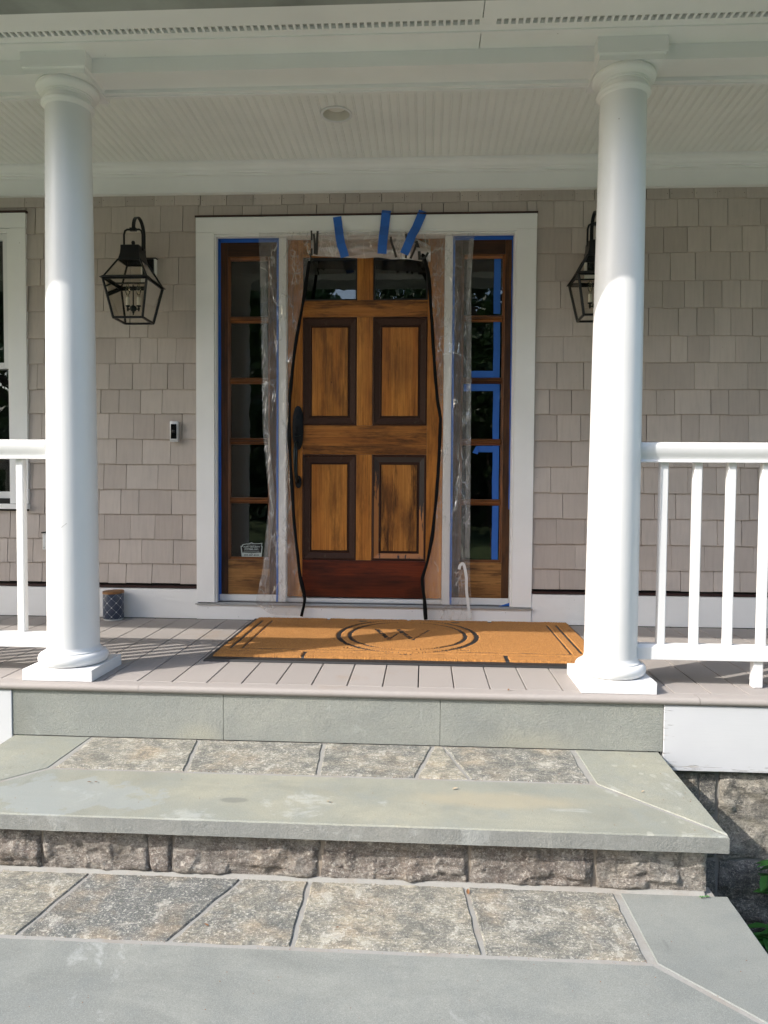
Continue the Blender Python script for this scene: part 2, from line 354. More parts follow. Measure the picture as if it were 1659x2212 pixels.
def skirt_mat():
    m = MT('peeling_white_paint'); v = m.co(); z = m.xyz()
    st = m.noise(m.co((5, 5, 75), (2, 0, 1)), 1, 7, .68, .6); crack = m.noise(m.co((9, 9, 160), (5, 0, 3)), 1, 5, .6, .4)
    edge = m.mr(z[2], -.285, -.225, .225, 0.01); e2 = m.math('MULTIPLY', m.mr(z[0], 2.24, 2.31, .165, 0.0), m.math('GREATER_THAN', z[0], 2.2))
    k = m.math('ADD', m.math('ADD', st, edge), e2)
    a = m.ramp(k, [(.745, 0.0), (.76, 1.0)]); col = m.mix(m.noise(v, 6, 4), (.60, .61, .62), (.54, .55, .57))
    col = m.mix(a, col, (.52, .50, .47)); ck = m.ramp(m.math('ADD', crack, m.math('ADD', edge, e2)), [(.77, 0.0), (.80, .8)]); col = m.mix(ck, col, (.25, .24, .23))
    return m.fin(col, .5, m.bump(m.math('SUBTRACT', 1.0, a), .7, .003, m.bump(crack, .2, .002)))
M['skirt'] = skirt_mat()

def coir_mat():
    m = MT('coir'); v = m.co(); f = m.noise(v, 330, 5, .75); g = m.noise(v, 40, 4)
    col = m.mix(m.ramp(f, [(.35, 0.0), (.65, 1.0)]), (.26, .108, .026), (.55, .265, .074)); col = m.mix(m.ramp(g, [(.5, 0.0), (.75, .4)]), col, (.30, .13, .04))
    return m.fin(col, .92, m.bump(f, .8, .004))
M['coir'] = coir_mat()

def glass_mat(name, tint=(1, 1, 1), ior=1.52, rough=0.0, gl=(1, 1, 1)):
    m = MT(name); m.nt.nodes.remove(m.b)
    fr = m.n('ShaderNodeFresnel'); fr.inputs[0].default_value = ior
    t = m.n('ShaderNodeBsdfTransparent'); t.inputs[0].default_value = (*tint, 1); g = m.n('ShaderNodeBsdfGlossy'); g.inputs['Roughness'].default_value = rough; g.inputs[0].default_value = (*gl, 1)
    nb = m.bump(m.noise(m.co((1, 1, 1)), 9, 2), .035, .01); m.l(nb, g.inputs['Normal']); m.l(nb, fr.inputs['Normal'])
    x = m.n('ShaderNodeMixShader'); f2 = m.math('MULTIPLY', fr.outputs[0], 1.25, clamp=True); m.l(f2, x.inputs[0]); m.l(t.outputs[0], x.inputs[1]); m.l(g.outputs[0], x.inputs[2]); m.l(x.outputs[0], m.out.inputs[0])
    return m.mat
M['glass'] = glass_mat('window_glass', (.80, .82, .80))
M['lglass'] = glass_mat('lantern_glass', (.90, .89, .86), 1.10, .05)
M['bulbg'] = glass_mat('bulb_glass', (.9, .88, .8), 1.45, .02)

def film_mat(name, milk, glo, tint=(.95, .94, .93), dens=1.0):
    m = MT(name); m.nt.nodes.remove(m.b)
    warp = m.noise(m.co((1, 1, .5)), 7, 3, .5)
    def crease_glint(sc, loc, w_, rot=(0, 0, 0)):
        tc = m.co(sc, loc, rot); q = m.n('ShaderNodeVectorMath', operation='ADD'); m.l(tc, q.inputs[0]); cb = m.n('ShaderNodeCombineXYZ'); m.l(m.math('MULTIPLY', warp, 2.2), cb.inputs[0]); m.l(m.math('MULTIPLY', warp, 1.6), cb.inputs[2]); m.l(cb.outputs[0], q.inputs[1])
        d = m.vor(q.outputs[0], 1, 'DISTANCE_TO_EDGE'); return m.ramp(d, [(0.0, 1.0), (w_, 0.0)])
    c1 = crease_glint((9, 1, 2.4), (0, 0, 0), .035); c2 = crease_glint((22, 1, 6), (3, 0, 2), .05, (0, .25, 0)); c3 = crease_glint((34, 1, 26), (5, 0, 1), .06)
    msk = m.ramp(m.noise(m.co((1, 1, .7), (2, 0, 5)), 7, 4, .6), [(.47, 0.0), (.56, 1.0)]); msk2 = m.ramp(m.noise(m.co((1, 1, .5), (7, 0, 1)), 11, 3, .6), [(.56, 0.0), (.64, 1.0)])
    cr = m.math('MAXIMUM', m.math('MULTIPLY', c1, msk), m.math('MULTIPLY', m.math('MAXIMUM', c2, c3), msk2))  # fold whitening plus painted highlights along the creases, mixed into diffuse and gloss
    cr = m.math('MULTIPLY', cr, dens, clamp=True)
    nb = m.bump(m.math('ADD', m.noise(m.co((1, 1, .35)), 16, 3, .5, 1.2), m.math('MULTIPLY', cr, .5)), .7, .006)
    t = m.n('ShaderNodeBsdfTransparent'); t.inputs[0].default_value = (*tint, 1)
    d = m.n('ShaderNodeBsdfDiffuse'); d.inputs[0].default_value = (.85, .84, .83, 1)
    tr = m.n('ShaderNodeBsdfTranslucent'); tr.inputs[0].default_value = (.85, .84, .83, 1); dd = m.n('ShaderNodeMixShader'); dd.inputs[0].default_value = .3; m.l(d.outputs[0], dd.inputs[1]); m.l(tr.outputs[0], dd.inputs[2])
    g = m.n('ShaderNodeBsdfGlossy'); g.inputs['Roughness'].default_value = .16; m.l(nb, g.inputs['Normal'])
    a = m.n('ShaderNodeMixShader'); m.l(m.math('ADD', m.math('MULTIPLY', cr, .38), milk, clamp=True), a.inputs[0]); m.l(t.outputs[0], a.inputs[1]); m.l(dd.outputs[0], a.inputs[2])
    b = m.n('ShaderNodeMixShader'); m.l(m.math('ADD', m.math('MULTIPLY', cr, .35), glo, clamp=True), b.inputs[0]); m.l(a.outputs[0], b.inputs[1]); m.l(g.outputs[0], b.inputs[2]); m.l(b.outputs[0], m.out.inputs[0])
    return m.mat
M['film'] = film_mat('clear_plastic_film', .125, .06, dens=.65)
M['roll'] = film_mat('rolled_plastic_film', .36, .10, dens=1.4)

def leaf_mat(name, a, b):
    m = MT(name); t = m.attr('tint'); col = m.mix(t, a, b)
    return m.fin(col, .5, None, Transmission_Weight=0.0)
M['leaf'] = leaf_mat('tree_leaf', (.025, .060, .012), (.085, .150, .030))
M['plantleaf'] = leaf_mat('garden_leaf', (.025, .10, .018), (.055, .20, .035))
M['bark'] = simple('bark', (.10, .075, .055), .9)
def grass_mat():
    m = MT('lawn'); v = m.co(); n1 = m.noise(v, 1.2, 6, .65); n2 = m.noise(v, 60, 4, .7)
    col = m.mix(n1, (.085, .135, .035), (.14, .185, .060)); col = m.mix(m.ramp(n2, [(.4, 0.0), (.7, .5)]), col, (.04, .07, .018)); return m.fin(col, .9, m.bump(n2, .8, .02))
M['grass'] = grass_mat()
def soil_mat():
    m = MT('mulch'); v = m.co(); n2 = m.noise(v, 70, 7, .75); col = m.mix(n2, (.015, .011, .008), (.06, .04, .028)); return m.fin(col, .95, m.bump(n2, 1.0, .02))
M['soil'] = soil_mat()
M['lid'] = wood('bamboo_lid', 'X', (.36, .19, .08), (.27, .13, .05), .2, 1.5)
M['dry'] = simple('dry_leaf', (.22, .10, .04), .8)
M['pale'] = simple('pale_seed', (.40, .32, .22), .8)

def canister_mat():
    m = MT('blue_lattice_glaze'); q = m.xyz()
    x = m.math('SUBTRACT', q[0], -.481); y = m.math('SUBTRACT', q[1], -.068)
    u = m.math('MULTIPLY', m.math('ARCTAN2', y, x), 14 / (2 * math.pi)); v = m.math('DIVIDE', q[2], .0262)
    a = m.math('ADD', u, v); b = m.math('SUBTRACT', u, v)
    def tri(s_): return m.math('ABSOLUTE', m.math('SUBTRACT', m.math('FRACT', m.math('ADD', m.math('MULTIPLY', s_, .5), 50.5)), .5))   # 0 on lines
    ta, tb = tri(a), tri(b)
    line = m.math('LESS_THAN', m.math('MINIMUM', ta, tb), .017)
    dd = m.math('ADD', m.math('MULTIPLY', ta, ta), m.math('MULTIPLY', tb, tb)); dot = m.math('LESS_THAN', dd, .0085)
    hol = m.math('LESS_THAN', dd, .0012)
    k = m.math('MAXIMUM', m.math('MULTIPLY', line, .55), m.math('SUBTRACT', dot, m.math('MULTIPLY', hol, .6)))
    col = m.mix(k, (.040, .052, .085), (.62, .63, .62)); return m.fin(col, .28)
M['canister'] = canister_mat()

# ================================================================== SETTING
def struct(o): return tag(o, kind='structure')
g = MB(); g.box(-70, 70, -70, -2.2, -1.4, -.95); g.box(-70, -1.2, -2.2, 8, -1.4, -.951); g.box(4.8, 70, -2.2, 8, -1.4, -.951); o = g.build('ground', M['grass']); struct(o)
g = MB()
for i in range(40):
    for j in range(12):
        x0, y0 = -1.2 + i * .15, -2.2 + j * .075
        def h(x, y): return -.955 + .03 * noise.noise(Vector((x * 6, y * 6, 1)))
        g.face([(x0, y0, h(x0, y0)), (x0 + .15, y0, h(x0 + .15, y0)), (x0 + .15, y0 + .075, h(x0 + .15, y0 + .075)), (x0, y0 + .075, h(x0, y0 + .075))])
o = g.build('garden_soil', M['soil']); struct(o)
g = MB(); g.box(.1, 1.9, -12, -3.96, -1.0, -.93); o = g.build('path', M['blueB'], bevel=.01); struct(o)
def bounce_strip_mat():
    m = MT('pale_bounce_gravel'); v = m.co(); n2 = m.noise(v, 45, 6, .75); col = m.mix(n2, (.26, .25, .235), (.46, .45, .43)); return m.fin(col, .9, m.bump(n2, .8, .02))
g = MB(); g.box(-45, 45, -10.6, -5.6, -1.0, -.938); o = g.build('added_bounce_strip', bounce_strip_mat()); struct(o)  # unseen pale strip added to bounce neutral light up into the porch

# porch deck
g = MB(); x = .1708 - .1418 * 21; k = 0
while x < 5.6:
    g.box(x + .0022, x + .1418 - .0022, -1.3415, -.002, -.028, 0.0, t=random.random()); x += .1418; k += 1
dk = g.build('porch_deck', M['deck'], bevel=.0016, seg=1); struct(dk)
g = MB()
poly = []
for i in range(9):
    a = math.pi / 2 + math.pi * i / 8; poly.append((-1.399 + .0148 * math.cos(a), -.0152 + .0148 * math.sin(a)))
poly = [(-1.3445, -.0004)] + poly + [(-1.3445, -.030)]
for a, b, t in ((-2.8, .2, .4), (.2012, 2.3705, .55), (2.3725, 5.6, .45)):
    g.prism(poly, 'X', a, b, t=t)
nz = g.build('deck_nosing', M['deckx'], dk, smooth=40)
g = MB(); g.box(-2.8, 5.6, -1.32, 0, -.06, -.034); g.build('deck_frame', M['dark'], dk)

# stone steps ------------------------------------------------------
def bump_slab(x0, x1, y0, y1, ztop, th, name, mats, parent, poly=None):
    pass
steps = thing('stone_steps', 'bluestone and fieldstone entry steps below the porch deck', 'steps', (.96, -2.05, -.95))
def irregular(pts, amp, seed, n=10):
    out = []
    for i in range(len(pts)):
        a = Vector(pts[i]); b = Vector(pts[(i + 1) % len(pts)]); L = (b - a).length; k = max(2, int(L / .03)); nrm = Vector((-(b - a).y, (b - a).x)).normalized() if L > 0 else Vector((0, 1))
        for j in range(k):
            t = j / k; p = a.lerp(b, t); w_ = 1 if 0 < j else .3
            p = p + nrm * amp * w_ * (noise.noise(Vector((p.x * 22, p.y * 22, seed))) + .6 * noise.noise(Vector((p.x * 70, p.y * 70, seed))))
            out.append((p.x, p.y))
    return out
def inset(pts, d):
    cx = sum(p[0] for p in pts) / len(pts); cy = sum(p[1] for p in pts) / len(pts); n = len(pts); out = []
    for i in range(n):
        a = Vector(pts[i - 1]); p = Vector(pts[i]); b = Vector(pts[(i + 1) % n])
        t = (b - a); nn = Vector((-t.y, t.x)).normalized()
        if nn.dot(Vector((cx, cy)) - p) < 0: nn = -nn
        out.append(tuple(p + nn * d))
    return out
def slab(name, pts, z1, th, top, side, parent, amp=.0012, seed=1, rnd=.004, t=.5):
    P = irregular(pts, amp, seed); Q = inset(P, rnd); n = len(P); g = MB(); g.v = [(*p, z1 - th) for p in P] + [(*p, z1 - rnd) for p in P] + [(*q, z1) for q in Q]
    for r_ in (0, 1):
        for i in range(n):
            j = (i + 1) % n; g.f.append((r_ * n + i, r_ * n + j, r_ * n + n + j, r_ * n + n + i)); g.m.append(1 if r_ == 0 else 0); g.t.append(t)
    g.f.append(tuple(2 * n + i for i in range(n))); g.m.append(0); g.t.append(t)
    g.f.append(tuple(range(n))[::-1]); g.m.append(1); g.t.append(t)
    return g.build(name, [top, side], parent)
def tread(z, yb, yf, ym, xl, xr, joints, th, fm, sm, seed, tones):
    mz = z - .0005
    g = MB(); g.box(xl + .03, xr - .03, yf + .035, yb + .05, z - th + .003, mz - .001); g.build('mortar_bed', M['mortar'], steps)
    e = .006; w_ = .305
    slab('front_slab', [(xl, yf), (xr, yf), (xr - w_ - e, ym), (xl + w_ + e, ym)], z, th, fm, M['blueC'], steps, seed=seed)
    slab('side_slab', [(xr, yf + 2 * e), (xr + .008, yb), (xr - w_ - .004, yb), (xr - w_ + e, ym + e)], z + .001, th, sm, M['blueC'], steps, seed=seed + 1)
    slab('side_slab', [(xl, yf + 2 * e), (xl + w_ - e, ym + e), (xl + w_ + .004, yb), (xl - .008, yb)], z + .001, th, sm, M['blueC'], steps, seed=seed + 2)
    xa, ya = xl + w_ + .014, yb - .006
    J = [((xl + w_ + .012, yb - .004), (xl + w_ + .012, ym + .012))] + joints + [((xr - w_ - .018, yb - .004), (xr - w_ - .012, ym + .012))]
    for i in range(len(J) - 1):
        (a, b), (c, d) = J[i], J[i + 1]
        gp = .007
        slab('tread_stone', [(b[0] + gp, ym + .013), (d[0] - gp, ym + .013), (c[0] - gp, yb - .006), (a[0] + gp, yb - .006)], z + .0022 + .0015 * random.random(), th * .8, M['flag'], M['flag'], steps, amp=.005, seed=seed * 3 + i, rnd=.0035, t=tones[i])
tread(-.215, -1.398, -2.0715, -1.722, -.305, 2.218, [((.442, -1.41), (.487, -1.70)), ((.940, -1.41), (.9605, -1.705)), ((1.365, -1.41), (1.303, -1.71)), ((1.405, -1.41), (1.487, -1.717))], .050, M['blueA'], M['blueA'], 1, (.65, .45, .35, 1.15, .30))
tread(-.412, -2.036, -2.690, -2.366, -.305, 2.224, [((.301, -2.05), (.2454, -2.34)), ((.7743, -2.04), (.6595, -2.35)), ((.985, -2.046), (.9861, -2.35)), ((1.458, -2.06), (1.487, -2.344))], .052, M['blueB'], M['blueB'], 6, (.75, -.15, .40, .80, .45))
slab('front_slab', [(-.305, -3.33), (2.224, -3.33), (2.224, -2.62), (-.305, -2.62)], -.60, .05, M['blueB'], M['blueC'], steps, seed=21)
slab('front_slab', [(-.305, -3.95), (2.224, -3.95), (2.224, -3.26), (-.305, -3.26)], -.78, .05, M['blueB'], M['blueC'], steps, seed=25)
# riser of bluestone under the nosing
for a, b in ((-.319, .5375), (.5388, 1.3913), (1.3926, 2.241)):
    g = MB(); n = 60; g.box(a, b, -1.398, -1.36, -.2125, -.031); g.build('riser_panel', M['blueR'], steps, bevel=.0015)
# split stone riser : displaced blocks
def stone_block(name, x0, x1, z0, z1, y, mat, parent, seed, amp=.014, t=.5, res=.009, depth=.05, axis='Y', skew=(0, 0, 0, 0), rnd=.02):
    nx = max(3, int((x1 - x0) / res)); nz = max(3, int((z1 - z0) / res)); g = MB()
    for j in range(nz + 1):
        for i in range(nx + 1):
            u, v = i / nx, j / nz
            xa = x0 + skew[0] * (1 - v) + skew[1] * v; xb = x1 + skew[2] * (1 - v) + skew[3] * v
            X = xa + (xb - xa) * u; Z = z0 + (z1 - z0) * v
            ex = min(u, 1 - u) * (x1 - x0); ez = min(v, 1 - v) * (z1 - z0); e = min(1, ex / rnd); e2 = min(1, ez / rnd)
            dep = (1 - e) ** 2 * .009 + (1 - e2) ** 2 * .006
            nn = noise.fractal(Vector((X * 9, Z * 13, seed)), .9, 2.1, 6) * amp + .45 * amp * noise.ridged_multi_fractal(Vector((X * 16, Z * 22, seed + 4)), .8, 2.2, 4, .8, 1.6) - amp * .5
            cr = noise.cell(Vector((X * 11, Z * 16, seed))) * amp * .35
            edx = .005 * noise.noise(Vector((Z * 40, seed, 1.0))) * (1 if i in (0, nx) else 0); edz = .004 * noise.noise(Vector((X * 40, seed, 3.0))) * (1 if j in (0, nz) else 0)
            yy = min(y + dep - nn - cr, y + .0095)
            g.v.append((X + edx, yy, Z + edz) if axis == 'Y' else (yy, X + edx, Z + edz))
    for j in range(nz):
        for i in range(nx):
            a = j * (nx + 1) + i; g.f.append((a, a + 1, a + nx + 2, a + nx + 1)); g.m.append(0); g.t.append(t)
    # back rim to give thickness
    rim = [i for i in range(nx + 1)] + [(j + 1) * (nx + 1) - 1 for j in range(1, nz + 1)] + [nz * (nx + 1) + i for i in range(nx - 1, -1, -1)] + [j * (nx + 1) for j in range(nz - 1, 0, -1)]
    b = len(g.v)
    for q in rim:
        p = list(g.v[q]); p[1 if axis == 'Y' else 0] = y + (depth if axis == 'Y' else -depth) if axis == 'Y' else y + depth; g.v.append(tuple(p))
    m_ = len(rim)
    for i in range(m_):
        j = (i + 1) % m_; g.f.append((rim[i], rim[j], b + j, b + i)); g.m.append(0); g.t.append(t)
    g.f.append(tuple(b + i for i in range(m_))); g.m.append(0); g.t.append(t)
    return g.build(name, mat, parent, smooth=60)
ztop, zbot = -.2665, -.4045
g = MB(); g.box(-.24, 2.150, -2.0235, -1.41, -.95, -.266); g.build('mortar_core', M['mortarB'], steps)
g = MB(); g.prism([(-2.045, -.4135), (-2.030, -.4040), (-2.0185, -.4020), (-2.0185, -.4135)], 'X', -.26, 2.165); g.build('mortar_fillet', M['mortar'], steps)
edges = [(-.27, .134, .15), (.141, .480, .55), (.487, .548, .0), (.553, 1.018, .5), (1.027, 1.465, .35), (1.473, 1.838, .3), (1.850, 2.172, .95)]
for i, (a, b, t) in enumerate(edges):
    sk = (0, 0, 0, 0)
    if i == 2: sk = (.0, -.018, .0, .0)
    if i == 1: sk = (0, 0, 0, -.012)
    if i == 3: sk = (-.006, .010, -.02, .0)
    if i == 4: sk = (-.012, .006, 0, 0)
    stone_block('riser_stone', a, b, zbot, ztop, -2.035, M['granite'], steps, i * 3.7 + 1, amp=.013 if i != 2 else .007, t=t, skew=sk, rnd=.011, res=.0065)
for z0, z1, y in ((-.595, -.468, -2.655), (-.775, -.655, -3.295), (-.95, -.835, -3.915)):
    g = MB(); g.box(-.24, 2.14, y + .03, -1.41 if z1 > -.5 else y + 1.0, -.95, z1 + .003); g.build('mortar_core', M['mortar'], steps)
    x = -.27; i = 0
    while x < 2.12:
        b = min(2.172, x + .3 + .22 * random.random()); b = 2.172 if 2.172 - b < .12 else b
        stone_block('riser_stone', x, b - .012, z0, z1, y, M['granite'], steps, i * 2.9 + z0 * 50, t=random.random(), res=.02); x = b; i += 1
# side faces of the steps (right side)
for z0, z1, ya, yb in ((-.95, -.64, -2.62, -2.05), (-.63, -.47, -2.62, -2.05), (-.405, -.27, -2.00, -1.43), (-.62, -.42, -2.0, -1.43), (-.95, -.63, -2.0, -1.43)):
    for xs, sgn in ((2.14, 1), (-.24, -1)):
        g = MB(); n = 14
        P = []
        for j in range(7):
            for i in range(n + 1):
                Y = ya + (yb - ya) * i / n; Z = z0 + (z1 - z0) * j / 6
                e = min(1, min(i, n - i) / 2, min(j, 6 - j) / 1.5)
                P.append((xs + sgn * (.012 + .02 * e + .012 * noise.noise(Vector((Y * 12, Z * 12, xs)))), Y, Z))
        g.v = P
        for j in range(6):
            for i in range(n):
                a = j * (n + 1) + i; g.f.append((a, a + 1, a + n + 2, a + n + 1)); g.m.append(0); g.t.append(random.random())
        g.t = [random.random()] * len(g.f); g.build('side_stone', M['granite'], steps, smooth=60)

# foundation wall -----------------------------------------------------
fnd = thing('foundation_wall', 'rough fieldstone foundation wall below the porch skirt board', 'stone wall', (3.4, -1.37, -.95))
g = MB(); g.box(2.1, 5.6, -1.362, -1.30, -1.0, -.283); g.box(-2.8, -.1, -1.362, -1.30, -1.0, -.283); g.build('mortar', M['mortar'], fnd)
FS = [(2.20, 2.385, -.50, -.30, .2), (2.395, 2.452, -.46, -.305, .25), (2.468, 2.86, -.628, -.297, .95), (2.20, 2.455, -.63, -.475, .1), (2.16, 2.46, -.80, -.645, .05), (2.475, 2.98, -.93, -.645, .0), (2.16, 2.46, -.97, -.815, .1), (2.875, 3.3, -.62, -.30, .5), (3.0, 3.5, -.93, -.64, .3), (3.32, 3.8, -.6, -.30, .6), (3.52, 4.0, -.93, -.62, .2), (3.82, 4.4, -.6, -.3, .7), (4.02, 4.5, -.93, -.62, .4)]
FS += [(-.9, -.5, -.6, -.3, .5), (-.49, -.1, -.6, -.3, .3), (-1.0, -.6, -.95, -.62, .4), (-.59, -.1, -.95, -.62, .2), (-1.5, -.91, -.6, -.3, .6)]
for i, (a, b, c, d, t) in enumerate(FS):
    stone_block('wall_stone', a, b, c, d, -1.378, M['field'], fnd, i * 5.1 + 2, amp=.015, t=t, res=.012, rnd=.03)

# ================================================================== HOUSE
house = thing('house_wall', 'taupe painted shingle wall with white trim around the entry', 'house wall', (.97, 0, 0))
g = MB()   # sheathing with openings for door unit and window
for a, b, c, d in ((-8, -1.75, 0, 2.9), (-1.75, -1.1, 0, .70), (-1.75, -1.1, 2.24, 2.9), (-1.1, .02, 0, 2.9), (.02, 1.92, 2.26, 2.9), (.02, 1.92, 0, .10), (1.92, 6, 0, 2.9)):
    g.box(a, b, .035, .10, c, d)
g.build('sheathing', M['dark'], house)
rows = [[-1.031, -0.915, -0.569, -0.427, -0.256, -0.139, 0.015, 0.168, 0.322, 0.489, 0.617, 0.765, 0.855, 0.938, 1.063, 1.194, 1.353, 1.508, 1.611, 1.732, 1.839, 1.965, 2.149, 2.26, 2.41, 2.545, 2.671, 2.806, 2.931, 3.09],
[-1.074, -0.969, -.85, -.66, -0.512, -0.374, -0.222, -0.091, 0.089, 0.259, 0.372, 0.52, 0.69, 0.847, 1.014, 1.128, 1.292, 1.415, 1.556, 1.692, 1.885, 2.035, 2.20, 2.35, 2.48, 2.594, 2.716, 2.831, 2.992, 3.168],
[-0.92, -.7, -0.55, -0.172, 2.138, 2.30, 2.49, 2.645, 2.774, 2.902, 3.073, 3.202],
[-.85, -.60, -.40, -0.252, -0.117, 2.052, 2.25, 2.43, 2.564, 2.684, 2.822, 3.013, 3.118],
[-.75, -0.561, -.33, -0.15, 2.08, 2.27, 2.45, 2.644, 2.765, 2.872, 2.971, 3.073, 3.188],
[-.70, -0.407, -0.298, -0.18, 2.15, 2.35, 2.572, 2.735, 2.838, 2.932, 3.023, 3.141],
[-0.923, -.65, -0.493, -0.347, -0.242, -0.133, 2.1, 2.3, 2.5, 2.695, 2.79, 2.91, 3.053, 3.188],
[-.80, -0.533, -0.392, -0.284, -0.184, -0.089, 2.067, 2.217, 2.40, 2.558, 2.832, 2.961, 3.124, 3.228],
[-0.918, -.74, -0.585, -0.474, -0.346, -0.217, 2.028, 2.152, 2.32, 2.46, 2.624, 2.724, 2.925, 3.023, 3.192],
[-.82, -0.66, -0.536, -0.389, -0.265, -0.099, 2.072, 2.205, 2.39, 2.573, 2.765, 2.864, 2.978, 3.135],
[-.85, -.64, -0.493, -0.337, -0.168, 2.156, 2.33, 2.47, 2.621, 2.728, 2.915, 3.117],
[-.83, -0.7, -0.569, -0.434, -0.244, -0.121, 2.042, 2.25, 2.40, 2.563, 2.808, 2.966, 3.097, 3.195],
[-0.929, -.78, -.6, -0.468, -0.359, -0.163, 2.112, 2.28, 2.45, 2.627, 2.744, 2.883, 3.151],
[-0.965, -.82, -.7, -0.568, -0.411, -0.263, -0.1, 2.078, 2.24, 2.40, 2.555, 2.716, 2.978, 3.112],
[-1.162, -1.005, -.8, -.66, -0.48, -0.344, -0.154, 2.187, 2.36, 2.53, 2.729, 2.91, 3.182],
[-1.15, -.95, -.84, -.67, -0.547, -0.439, -0.283, -0.112, 2.1, 2.32, 2.561, 2.781, 2.964, 3.11]]
zc = [2.402, 2.252, 2.108, 1.953, 1.800, 1.645, 1.498, 1.346, 1.205, 1.055, .909, .760, .614, .466, .322, .206]
g = MB()
for i, xs in enumerate(rows):
    zb = zc[i]; zt = 2.49 if i == 0 else zc[i - 1]
    xs = list(xs); x = xs[0]
    while x > -2.9: x -= random.uniform(.09, .2); xs.insert(0, x)
    x = xs[-1]
    while x < 5.8: x += random.uniform(.09, .21); xs.append(x)
    for a, b in zip(xs[:-1], xs[1:]):
        # clip at door casing and window casing
        segs = [(a, b)]
        def clip(segs, lo, hi):
            out = []
            for p, q in segs:
                if q <= lo or p >= hi: out.append((p, q)); continue
                if p < lo: out.append((p, lo))
                if q > hi: out.append((hi, q))
            return out
        if i >= 1: segs_in = clip(segs, .001, 1.939)
        else: segs_in = segs
        if i >= 0: pass
        parts = []
        if i >= 1:
            parts += [(p, q, zb, zt) for p, q in segs_in]
            if i == 1: # row running above the door head
                parts += [(max(a, .001), min(b, 1.939), 2.339, zt)] if b > .001 and a < 1.939 else []
        else: parts += [(a, b, zb, zt)]
        out = []
        for p, q, c, d in parts:
            for p2, q2 in clip([(p, q)], -1.9, -1.026) if .60 < (c + .1) and c < 2.37 else [(p, q)]:
                out.append((p2, q2, c, d))
            if c < 2.37 < d and q > -1.9 and p < -1.026: out.append((max(p, -1.9), min(q, -1.026), 2.372, d))
            if c < .64 < d + .0 and q > -1.9 and p < -1.026 and False: pass
        for p, q, c, d in out:
            if q - p < .006: continue
            gp = random.choice((.0006, .0012, .0018)); t = random.random(); j = random.uniform(-.0025, .0025) if i else random.uniform(-.003, .003)
            yb = .010 + random.uniform(-.0012, .0012); yt = .0215
            zl = c + j + random.uniform(-.0006, .0006); zr = c + j + random.uniform(-.0006, .0006)
            if c > 2.33 and i == 1 and c < 2.35: zl = zr = c
            g.hexa([(p + gp, yb, zl), (q - gp, yb, zr), (q - gp, .034, zr), (p + gp, .034, zl), (p + gp, yt, d + .012), (q - gp, yt, d + .012), (q - gp, .034, d + .012), (p + gp, .034, d + .012)], t=t)
g.build('siding', M['shingle'], house, bevel=.0008, seg=1)
# nails in the top course
g = MB()
xs = rows[0]
for a, b in zip(xs[:-1], xs[1:]):
    for x in (a + .012, b - .012): 
        if random.random() < .8: g.lathe([(.0016, 0), (.0016, .002)], x, .0118 - .002, 8, axis='Y', cz=2.435 + random.uniform(-.008, .008))
g.build('nail_heads', M['dark'], house)
# base board, dark strip
for nm, a, b in (('base_board', -8, -.0015), ('base_board', 1.9415, 6)):
    g = MB(); g.box(a, b, .004, .034, .002, .1755); g.build(nm, M['trim'], house, bevel=.0015)
g = MB(); g.box(-3, -.004, .002, .034, .179, .192); g.box(1.943, 6, .002, .034, .179, .192); g.build('flashing_strip', M['maroon'], house)
# frieze and crown
g = MB(); g.box(-8, 6, -.012, .034, 2.462, 2.556); g.box(-8, 6, -.017, -.012, 2.462, 2.467); g.build('frieze_board', M['trim'], house, bevel=.001)
prof = [(.03, 2.556), (-.020, 2.556), (-.020, 2.562), (-.027, 2.563), (-.028, 2.571), (-.034, 2.574)]
for i in range(9):
    a = i / 8 * math.pi / 2; prof.append((-.036 - .026 * (1 - math.cos(a)), 2.576 + .026 * math.sin(a)))
prof += [(-.064, 2.605), (-.070, 2.606), (-.071, 2.6195), (.03, 2.6195)]
g = MB(); g.prism(prof, 'X', -8, 6); g.build('crown_moulding', M['trim'], house, smooth=35)
# window at far left
win = MB()
g = MB(); g.box(-1.12, -1.0225, 0, .034, .67, 2.281); g.box(-1.95, -1.855, 0, .034, .67, 2.281); wc = g.build('window', M['trim'], house, bevel=.0012)
def sub(g, name, mat, parent, **k):
    o = g.build(name, mat, None, **k); o.parent = parent; return o
g = MB(); g.box(-1.955, -1.0205, -.002, .034, 2.2825, 2.370); sub(g, 'head_casing', M['trim'], wc, bevel=.0012)
g = MB(); g.box(-1.96, -1.015, -.006, .034, 2.3715, 2.382); sub(g, 'drip_cap', M['maroon'], wc)
g = MB(); g.box(-1.96, -1.018, -.022, .034, .638, .668); sub(g, 'sill', M['trim'], wc, bevel=.003)
g = MB()
for a, b, c, d in ((-1.137, -1.1215, .6695, 2.28), (-1.853, -1.8375, .6695, 2.28), (-1.8375, -1.137, 2.262, 2.28)): g.box(a, b, .006, .06, c, d)
sub(g, 'frame', M['trim'], wc, bevel=.001)
g = MB()
for a, b, c, d, y in ((-1.155, -1.138, .70, 1.50, .045), (-1.175, -1.138, 1.47, 2.26, .028), (-1.836, -1.80, .70, 2.26, .03), (-1.80, -1.156, .70, .74, .045), (-1.80, -1.176, 1.47, 1.505, .029), (-1.80, -1.176, 2.225, 2.26, .03)): g.box(a, b, y, y + .03, c, d)
sub(g, 'sash', M['metalw'], wc, bevel=.001)
g = MB(); g.box(-1.81, -1.14, .068, .072, .70, 2.26); sub(g, 'pane', M['glass'], wc)
# room behind the glass
g = MB(); g.box(-3, 6, .9, .95, -.1, 3); g.box(-3, 6, .11, .9, -.1, -.05); g.box(-3, 6, .11, .9, 2.75, 2.8); g.build('room_interior', M['dark'], house)

